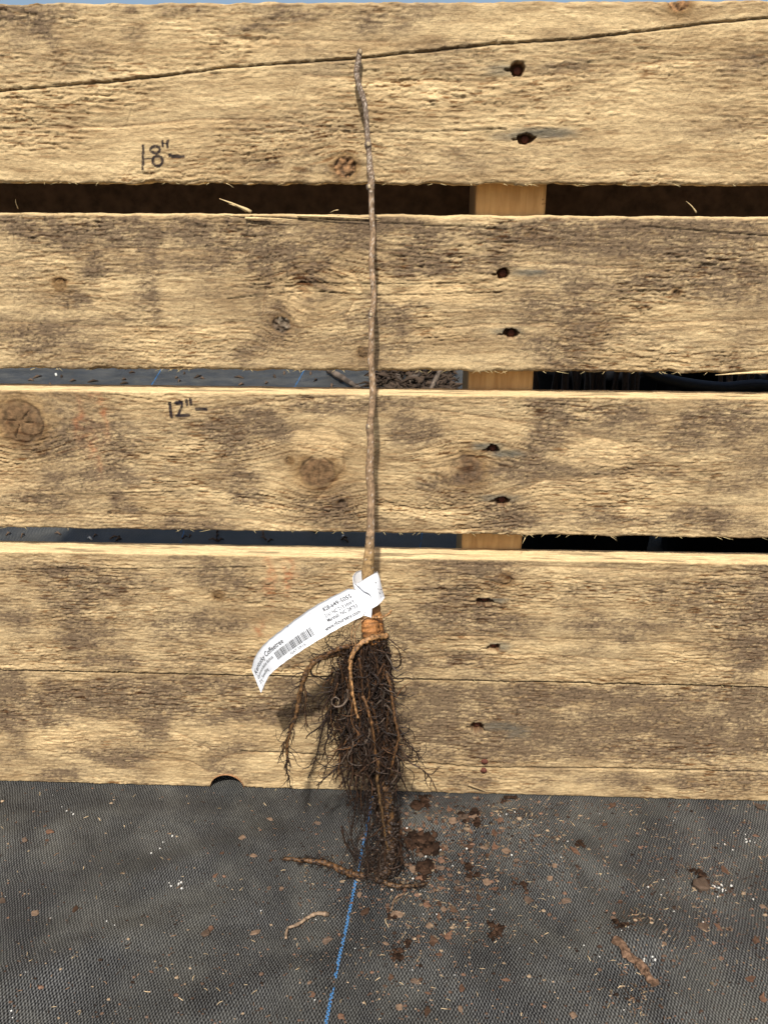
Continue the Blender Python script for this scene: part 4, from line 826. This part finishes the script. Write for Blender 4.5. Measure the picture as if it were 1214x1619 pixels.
def solid_sheet(G, V, nr, nc, th=.010, c=(.8, .8, .8)):     # gives a grid of points a thickness
    V = np.asarray(V).reshape(nr, nc, 3); a = np.gradient(V, axis=0); b_ = np.gradient(V, axis=1); n = np.cross(a, b_); n /= np.linalg.norm(n, axis=2)[..., None] + 1e-9
    Q = quads(nr, nc); m = nr * nc; rim = [i for i in range(nc)] + [i * nc + nc - 1 for i in range(1, nr)] + [(nr - 1) * nc + i for i in range(nc - 2, -1, -1)] + [i * nc for i in range(nr - 2, 0, -1)]
    Qs = [(rim[i], rim[(i + 1) % len(rim)], rim[(i + 1) % len(rim)] + m, rim[i] + m) for i in range(len(rim))]
    G.add(np.vstack([(V + n * th / 2).reshape(-1, 3), (V - n * th / 2).reshape(-1, 3)]), np.vstack([Q, Q[:, ::-1] + m, np.array(Qs)]), None, c)
def tobj(G, name, mat, parent=None, smooth=True):
    G.V = [np.asarray(v) - TOFF for v in G.V]; return G.obj(name, mat, parent or ptag, smooth)
uu = np.linspace(0, 8, 80); vv = np.linspace(0, 1, 12); Ug, Vg = np.meshgrid(uu, vv)
taper = Ug.copy(); Vg2 = .5 + (Vg - .5) * (1 + .01 * np.sin(Ug * 9)); G = Geo()
ru = np.where(Ug < .5, 1 - np.abs(Vg - .5) ** 3 * 2 * (1 - Ug / .5), 1)                 # the rounded shoulder at the stem end
endx = -.62 * (1 - (2 * Vg - 1) ** 2) * np.clip(1 - Ug / 1.0, 0, 1)
sheet = tag_pt((Ug + endx).ravel().clip(0, 8), Vg2.ravel())
dirx = (UPs[0] - UPs[1]) / np.linalg.norm(UPs[0] - UPs[1])
sheet = sheet + dirx[None] * np.clip(-(Ug + endx).ravel(), 0, 1)[:, None] * .47
solid_sheet(G, sheet, 12, 80); strip = tobj(G, 'strip', M_PAPER)
def patch(rows, name, nr=14, nc=16):
    R = np.array([[lean(*p) for p in r] for r in rows]); A = np.array([spline(r, nc) for r in R]); B = np.array([spline(A[:, j], nr) for j in range(nc)]).transpose(1, 0, 2)
    G = Geo(); solid_sheet(G, B.reshape(-1, 3), nr, nc); return tobj(G, name, M_PAPER)
patch([[(564, 923, .50), (579, 914, .50), (594, 905, .22), (596, 903, -.1)], [(574, 933, .54), (588, 926, .54), (599, 915, .24), (600, 914, -.1)], [(586, 941, .56), (595, 935, .54), (602, 928, .26), (603, 927, -.1)], [(588, 962, .52), (599, 955, .46), (607, 946, .24), (608, 945, -.1)]], 'loop_end')
patch([[(592, 903, -.30), (576, 901, -.30), (564, 904, -.10), (558, 912, .12), (559, 922, .30)], [(594, 918, -.32), (578, 917, -.32), (565, 919, -.10), (558.5, 926, .14), (562, 930, .34)], [(596, 932, -.34), (580, 932, -.34), (568, 934, -.10), (560, 938, .16), (568, 940, .38)]], 'loop_back')
patch([[(559, 921, .30), (566, 926, .38), (576, 934, .44), (588, 941, .46)], [(562, 932, .33), (569, 940, .40), (578, 948, .44), (588, 954, .45)], [(568, 942, .36), (572, 956, .38), (579, 964, .40), (588, 966, .42)], [(572, 958, .38), (573, 971, .36), (580, 974, .36), (587, 976, .36)]], 'loop_tail')
def tag_text(s, u0, u1, v0, hgt, mat, name='print_line', bold=0.0):     # printed line from u0 (left) to u1 along the strip
    cu = bpy.data.curves.new('t', 'FONT'); cu.body = s; cu.size = 1.0; cu.resolution_u = 2; cu.offset = bold
    to = bpy.data.objects.new('t', cu); col.objects.link(to); dg = bpy.context.evaluated_depsgraph_get(); dg.update()
    me = to.evaluated_get(dg).to_mesh(); V = np.array([v.co[:] for v in me.vertices]); me.calc_loop_triangles(); T = np.array([t.vertices[:] for t in me.loop_triangles]); to.to_mesh_clear() if False else None
    bpy.data.objects.remove(to); bpy.data.curves.remove(cu)
    x = V[:, 0] / V[:, 0].max(); y = V[:, 1] / 0.70
    W3 = tag_pt(u0 + (u1 - u0) * x, v0 + hgt * y, .0085); G = Geo(); G.add(W3, None, T, (.05, .05, .05)); return tobj(G, name, mat, strip, False)
tag_text('828-649-5055', 1.62, 0.05, .70, .135, M_BAR, bold=.02)
tag_text('2161 NC 213 HWY', 1.70, 0.02, .50, .12, M_BAR, bold=.018)
tag_text('Marshall, NC 28753', 1.72, 0.0, .335, .12, M_BAR, bold=.018)
tag_text('www.rfcnursery.com', 2.05, 0.0, .12, .135, M_BAR, bold=.02)
tag_text('Kentucky Coffeetree', 7.75, 4.25, .60, .19, M_BAR, bold=.014)
tag_text('Gymnocladus dioicus', 7.72, 5.55, .39, .13, M_BAR, bold=.01)
tag_text('2+ Seedling', 7.72, 6.5, .18, .13, M_BAR, bold=.01)
tag_text('NAT 5916', 4.25, 3.15, .075, .10, M_INK, bold=.006)
G = Geo(); x = 0.0; r2 = random.Random(9)
while x < 1:
    w = r2.choice((.010, .010, .016, .022)); u = np.array([5.3 - 2.75 * x, 5.3 - 2.75 * min(x + w, 1)]); n_ = 4; v_ = np.linspace(.215, .515, n_)
    V = tag_pt(np.repeat(u[None], n_, 0).ravel(), np.repeat(v_[:, None], 2, 1).ravel(), .0085); G.add(V, quads(n_, 2), None, (.01, .01, .01)); x += w + r2.choice((.009, .011, .016))
tobj(G, 'barcode', M_BAR, strip, False)
G = Geo()
for i in range(26):                                         # soil flecks stuck to the loop
    p = lean(rnd.gauss(598, 4), rnd.gauss(935, 8), .42); p[1] = min(p[1], lean(598, 935, .45)[1]); r = rnd.uniform(.006, .017); blob(G, p, r, (.03, .02, .015), i, 1, .3)
tag(tobj(G, 'dirt_flecks', M_SOIL), kind='stuff')

# ------------------------------------------------------------------ litter on the fabric in front
rnd = random.Random(77)
def gh(x, y): return float(ground_h(np.array([x]), np.array([y]))[0])
chip_meshes = []; chip_hue = []
for s_ in range(9):                                         # irregular flakes of bark with thickness and curl
    k = rnd.randint(6, 9); ang = sorted(rnd.random() * 6.28 for _ in range(k)); ang = [i * 6.28 / k + rnd.uniform(-.3, .3) for i in range(k)]
    rad = [rnd.uniform(.48, 1.1) for _ in range(k)]; el = rnd.uniform(.5, .9); V = []; crv = rnd.uniform(-.25, .3)
    for z, sc_ in ((0, .95), (.20, 1.0), (.30, .72)):
        for a, r in zip(ang, rad):
            x, y = r * sc_ * math.cos(a), r * sc_ * el * math.sin(a); V.append((x, y, z * rnd.uniform(.7, 1.2) + crv * x * x + rnd.uniform(0, .05) + .02))
    V.append((0, 0, .32)); V.append((0, 0, .0))
    Q = [(l * k + i, l * k + (i + 1) % k, (l + 1) * k + (i + 1) % k, (l + 1) * k + i) for l in range(2) for i in range(k)]
    T = [(2 * k + i, 2 * k + (i + 1) % k, 3 * k) for i in range(k)] + [((i + 1) % k, i, 3 * k + 1) for i in range(k)]
    b_ = rnd.uniform(.75, 1.25); hue_ = s_ % 4; chip_hue.append(hue_); base = np.array(([(.140, .076, .047), (.108, .073, .051), (.165, .108, .070), (.078, .044, .027)])[hue_]) * b_
    C = np.array([base * rnd.uniform(.75, 1.25) for _ in V]); me = np_mesh('bark_chip', np.array(V), [np.array(Q), np.array(T)], M_SOIL, False); set_col(me, 'tint', C); chip_meshes.append(me)
def chip(px, py, size, label='small brown bark chip lying flat on the black woven fabric', group='bark chips scattered on the fabric', mesh=None, rz=None):
    p = gnd(px, py); s_ = size / pxin(p) * .5
    o = bpy.data.objects.new('bark_chip', mesh or rnd.choice(chip_meshes)); link(o)
    o.location = tuple(np.array([p[0], p[1], gh(p[0], p[1]) - .01]) * IN); o.scale = (s_, s_, s_); o.rotation_euler = (rnd.uniform(-.12, .12), rnd.uniform(-.12, .12), rz if rz is not None else rnd.random() * 6.28)
    return tag(o, label, 'bark chip', group)
chip(908, 1350, 25, 'largest reddish bark flake beside a dark soil clump on the fabric', None, chip_meshes[0])
chip(578, 1441, 24, 'rounded bark chip just right of the blue line', None, chip_meshes[3])
chip(400, 1353, 15, 'orange bark chip beyond the end of the left ground root', None, chip_meshes[2]); chip(1148 - 40, 1398, 40, 'big brown bark piece with white perlite bits against it', None, chip_meshes[5])
CH = [(568, 1414, 12), (40, 1331, 12), (5, 1427, 12), (55, 1446, 12), (120, 1440, 14), (80, 1318, 14), (340, 1385, 9), (427, 1294, 10), (502, 1300, 11), (385, 1328, 11), (352, 1354, 8), (428, 1360, 8), (326, 1476, 16), (334, 1468, 12), (404, 1472, 15), (445, 1403, 8), (425, 1403, 8), (517, 1489, 17), (610, 1495, 10), (627, 1445, 20),
      (240, 1540, 8), (685, 1493, 20), (708, 1483, 17), (694, 1514, 10), (652, 1374, 16), (664, 1350, 13), (695, 1431, 12), (722, 1395, 10), (722, 1407, 10), (756, 1420, 14), (675, 1432, 14), (716, 1440, 16), (790, 1300, 12), (782, 1318, 14), (732, 1296, 16), (716, 1300, 14), (836, 1424, 15), (894, 1427, 16), (900, 1402, 8), (955, 1305, 11), (968, 1272, 14),
      (832, 1412, 8), (870, 1390, 10), (816, 1360, 10), (765, 1340, 12), (770, 1352, 10), (980, 1428, 9), (968, 1460, 10), (1112, 1468, 18), (1135, 1465, 15), (1152, 1468, 11), (1145, 1372, 15), (1130, 1440, 10), (1094, 1486, 12), (1195, 1485, 16), (1205, 1430, 10), (1186, 1548, 15), (1205, 1578, 16), (800, 1556, 13), (656, 1556, 15), (618, 1550, 13), (676, 1575, 10), (730, 1570, 13),
      (632, 1596, 12), (675, 1603, 17), (727, 1600, 12), (905, 1612, 12), (1195, 1320, 10), (1200, 1275, 16), (495, 1580, 10), (490, 1560, 8), (540, 1612, 14), (460, 1584, 8), (1046, 1505, 8), (1010, 1360, 7), (755, 1260, 9), (880, 1290, 8)]
MARKS = [(600, 1385, 'beside the root ends'), (665, 1342, 'beside the largest soil clump'), (632, 1504, 'beside the soil clump beyond the rounded chip'), (785, 1473, 'beside the lone soil clump'), (908, 1345, 'by the reddish flake'), (736, 1383, 'near the soil clump with round chips'),
         (1003, 1530, 'near the long bark strip'), (1112, 1392, 'near the big bark piece with perlite'), (740, 1298, 'near the crumbs below the bottom board'), (485, 1458, 'near the pale dried rootlet'), (285, 1402, 'near the white perlite specks on open fabric'), (359, 1262, 'near the half round notch'), (545, 1570, 'near the open end of the blue line'), (480, 1362, 'near the left ground root'), (960, 1270, 'close under the bottom board'), (60, 1400, 'alone on the bare fabric'), (680, 1590, 'on the fabric far out from the pallet'), (1190, 1540, 'on the fabric beyond the raised bump')]
CH += [(x_, y_, rnd.choice((8, 9, 10, 12, 14))) for x_, y_ in [(rnd.gauss(705, 70), rnd.gauss(1345, 55)) for _ in range(46)] if 640 < x_ < 930 and 1278 < y_ < 1480]
HUE = {0: 'brown', 1: 'greyish brown', 2: 'tan', 3: 'dark brown'}
for a in CH:
    i = rnd.randrange(len(chip_meshes)); near = min(MARKS, key=lambda m: (m[0] - a[0]) ** 2 + (m[1] - a[1]) ** 2)[2]
    chip(a[0], a[1], a[2] * 1.3, '%s %s bark chip %s' % ('tiny' if a[2] < 10 else 'small' if a[2] < 14 else 'broad', HUE[chip_hue[i]], near), 'bark chips scattered on the fabric', chip_meshes[i])
def clump(px, py, size, label, n=14, spread=1.0, group=None):   # crumbs of dark potting soil stuck together
    p = gnd(px, py); s_ = size * 1.25 / pxin(p) * .5; z0 = gh(p[0], p[1]); G = Geo()
    th = rnd.random() * 3.14; cs, sn = math.cos(th), math.sin(th); sub = [(rnd.gauss(0, .55), rnd.gauss(0, .34)) for _ in range(4)]
    for i in range(n * 7):                                   # lumps grading out into fine crumbs
        w_ = rnd.choice(sub); sg = rnd.choice((.16, .16, .3, .6)); u_, v_ = (w_[0] + rnd.gauss(0, sg)) * s_ * spread, (w_[1] + rnd.gauss(0, sg)) * s_ * spread
        r = s_ * rnd.uniform(.05, .20) * (1 if sg < .3 else .55 if sg < .5 else .3); k = rnd.uniform(.4, 1.6); X_, Y_ = p[0] + u_ * cs - v_ * sn, p[1] + u_ * sn + v_ * cs
        c = rnd.choice([(.036, .019, .011), (.036, .019, .011), (.055, .029, .017), (.105, .056, .034), (.15, .085, .053)]) if sg > .2 else rnd.choice([(.034, .018, .0105), (.045, .024, .014)])
        blob(G, (X_, min(Y_, -.08), gh(X_, Y_) + r * .4 + (rnd.random() * .10 * s_ if sg < .2 else 0)), r, (c[0] * k, c[1] * k, c[2] * k), rnd.randint(0, 99), 1 if r < .05 else 2, .75, (rnd.uniform(.7, 1.4), rnd.uniform(.7, 1.4), .6))
    G.V = [np.asarray(v) - np.array([p[0], p[1], 0]) for v in G.V]; o = G.obj('soil_clump', M_SOIL); o.location = (p[0] * IN, p[1] * IN, 0); return tag(o, label, 'soil clump', group)
clump(665, 1342, 62, 'largest dark soil clump just right of the taproot', 34)
clump(632, 1504, 36, 'dark soil clump lying beyond the rounded bark chip', 16)
clump(785, 1473, 30, 'loose dark soil clump alone in the middle of the fabric', 14)
clump(918, 1336, 18, 'dark soil clump touching the largest reddish bark flake', 12)
clump(736, 1383, 30, 'soil clump beside two small round chips', 14); clump(825, 1402, 22, 'upright crumb of soil next to tan chips', 9); clump(740, 1298, 36, 'flat soil crumbs with bark close to the bottom board', 14)
clump(620, 1446, 22, 'dark soil bit next to the bark chips beyond the curved root end', 8); clump(978, 1480, 22, 'dark soil bits at the upper end of the long bark strip', 14); clump(1114, 1386, 28, 'soil clump under the big bark piece with perlite', 14); clump(800, 1262, 26, 'thin soil crumbs against the bottom board', 10); clump(670, 1262, 40, 'soil crumbs below the bottom board beside the roots', 16)
# long strip of bark and a dried rootlet
p0, p1 = gnd(968, 1500), gnd(1038, 1562); G = Geo(); n_ = 26; T_ = np.linspace(0, 1, n_); S_ = p0[None] + (p1 - p0)[None] * T_[:, None]; prp = np.array([-(p1 - p0)[1], (p1 - p0)[0], 0]); prp /= np.linalg.norm(prp)
V = []
for i in range(n_):
    hw = .115 * (.8 + .5 * pn(np.array([i * .4]), np.array([1.5]), 6)[0]) * (0.55 if i in (0, n_ - 1) else 1); zz = gh(S_[i, 0], S_[i, 1]) + .03
    for a in np.linspace(-1, 1, 7): V.append(S_[i] + prp * hw * a + prp * .05 * math.sin(i * .5) + np.array([rnd.uniform(-.02, .02), rnd.uniform(-.02, .02), zz + rnd.uniform(-.03, .03) + .10 * (1 - a * a) + .025 * pn(np.array([i * .9]), np.array([a * 2]), 8)[0]]))
solid_sheet(G, V, n_, 7, .05, np.array([[.14, .084, .052]]) * (.45 + 1.1 * np.random.RandomState(4).rand(2 * n_ * 7, 1))); bs = G.obj('bark_strip', M_SOIL, None, False); tag(bs, 'long curled strip of reddish bark on the raised fabric', 'bark strip')
twig('dried_rootlet', [gnd(452, 1484, .1), gnd(455, 1468, .12), gnd(470, 1462, .14), gnd(488, 1450, .15), gnd(503, 1444, .14), gnd(520, 1446, .1)], .03, .055, (.24, .165, .105), 'pale dried rootlet lying left of the blue line', 'rootlet', seed=4)
twig('dried_rootlet', [gnd(640, 1412, .1), gnd(625, 1420, .1), gnd(618, 1440, .1)], .03, .02, (.16, .10, .06), 'short brown rootlet below the curved root end', 'rootlet', seed=6)
# fine crumbs, fibres and perlite: nobody could count these
def density(px, py):
    d = .075 + 1.1 * math.exp(-((px - 760) / 170) ** 2 - ((py - 1310) / 70) ** 2) + .55 * math.exp(-((px - 690) / 110) ** 2 - ((py - 1440) / 110) ** 2) + .45 * math.exp(-((px - 600) / 90) ** 2 - ((py - 1385) / 45) ** 2) + .5 * math.exp(-((px - 1090) / 120) ** 2 - ((py - 1400) / 120) ** 2)
    d += .9 * math.exp(-((py - 1258 - (px - 600) * .025) / 9) ** 2) * (px > 560) + .5 * math.exp(-((px - 1010) / 50) ** 2 - ((py - 1570) / 50) ** 2)
    return d
GS, GP = Geo(), Geo(); cnt = 0
ico = {}
while cnt < 5000:
    px, py = rnd.uniform(-20, 1240), rnd.uniform(1235, 1630)
    if rnd.random() > density(px, py): continue
    p = gnd(px, py)
    if p[1] > -.08: continue
    cnt += 1; z = gh(p[0], p[1]); u_ = rnd.random(); r = rnd.uniform(.010, .030) * (1.8 if rnd.random() < .12 else 1); k = rnd.uniform(.5, 1.5)
    soil = math.exp(-((px - 700) / 130) ** 2 - ((py - 1340) / 80) ** 2); r *= 1 + .9 * soil * rnd.random(); k *= 1 - .55 * soil * rnd.random()
    if u_ < .013: blob(GP, (p[0], p[1], z + r * .6), r * .85, (.7, .7, .7), cnt % 90, 1, .4)
    elif u_ < .26:
        a = rnd.random() * 6.28; L = rnd.uniform(.05, .16); q = np.array([p[0], p[1], z + .015]); e = np.array([math.cos(a) * L, math.sin(a) * L, rnd.uniform(0, .02)])
        GS.tube([q, q + e * .5 + np.array([rnd.uniform(-.02, .02), rnd.uniform(-.02, .02), .012]), q + e], [.007, .010, .005], 3, rnd.choice([(.42 * k, .31 * k, .18 * k), (.06 * k, .035 * k, .022 * k), (.20 * k, .12 * k, .07 * k)]), cap=False)
    else: blob(GS, (p[0], p[1], z + r * .35), r, rnd.choice([(.16 * k, .092 * k, .06 * k), (.04 * k, .024 * k, .016 * k), (.10 * k, .062 * k, .042 * k), (.25 * k, .18 * k, .115 * k)]), cnt % 90, 1, .45, (1.25, .9, .55))
tag(GS.obj('soil_crumbs', M_SOIL, None, False), 'fine brown soil crumbs and fibres strewn over the fabric', 'soil crumbs', kind='stuff')
for px, py, n_ in ((1138, 1398, 7), (1150, 1405, 3), (285, 1398, 8), (1180, 1330, 5), (795, 1292, 3), (105, 1280, 4), (262, 1322, 2), (248, 1345, 2), (178, 1468, 2), (655, 1352, 3), (1025, 1528, 4)):
    for i in range(n_):
        p = gnd(rnd.gauss(px, 8), rnd.gauss(py, 4)); r = rnd.uniform(.012, .034); blob(GP, (p[0], p[1], gh(p[0], p[1]) + r * .6), r, (.7, .7, .7), i + 9, 1, .4)
tag(GP.obj('perlite_bits', M_PERLITE, None, False), 'tiny white perlite bits strewn over the fabric', 'perlite', kind='stuff')
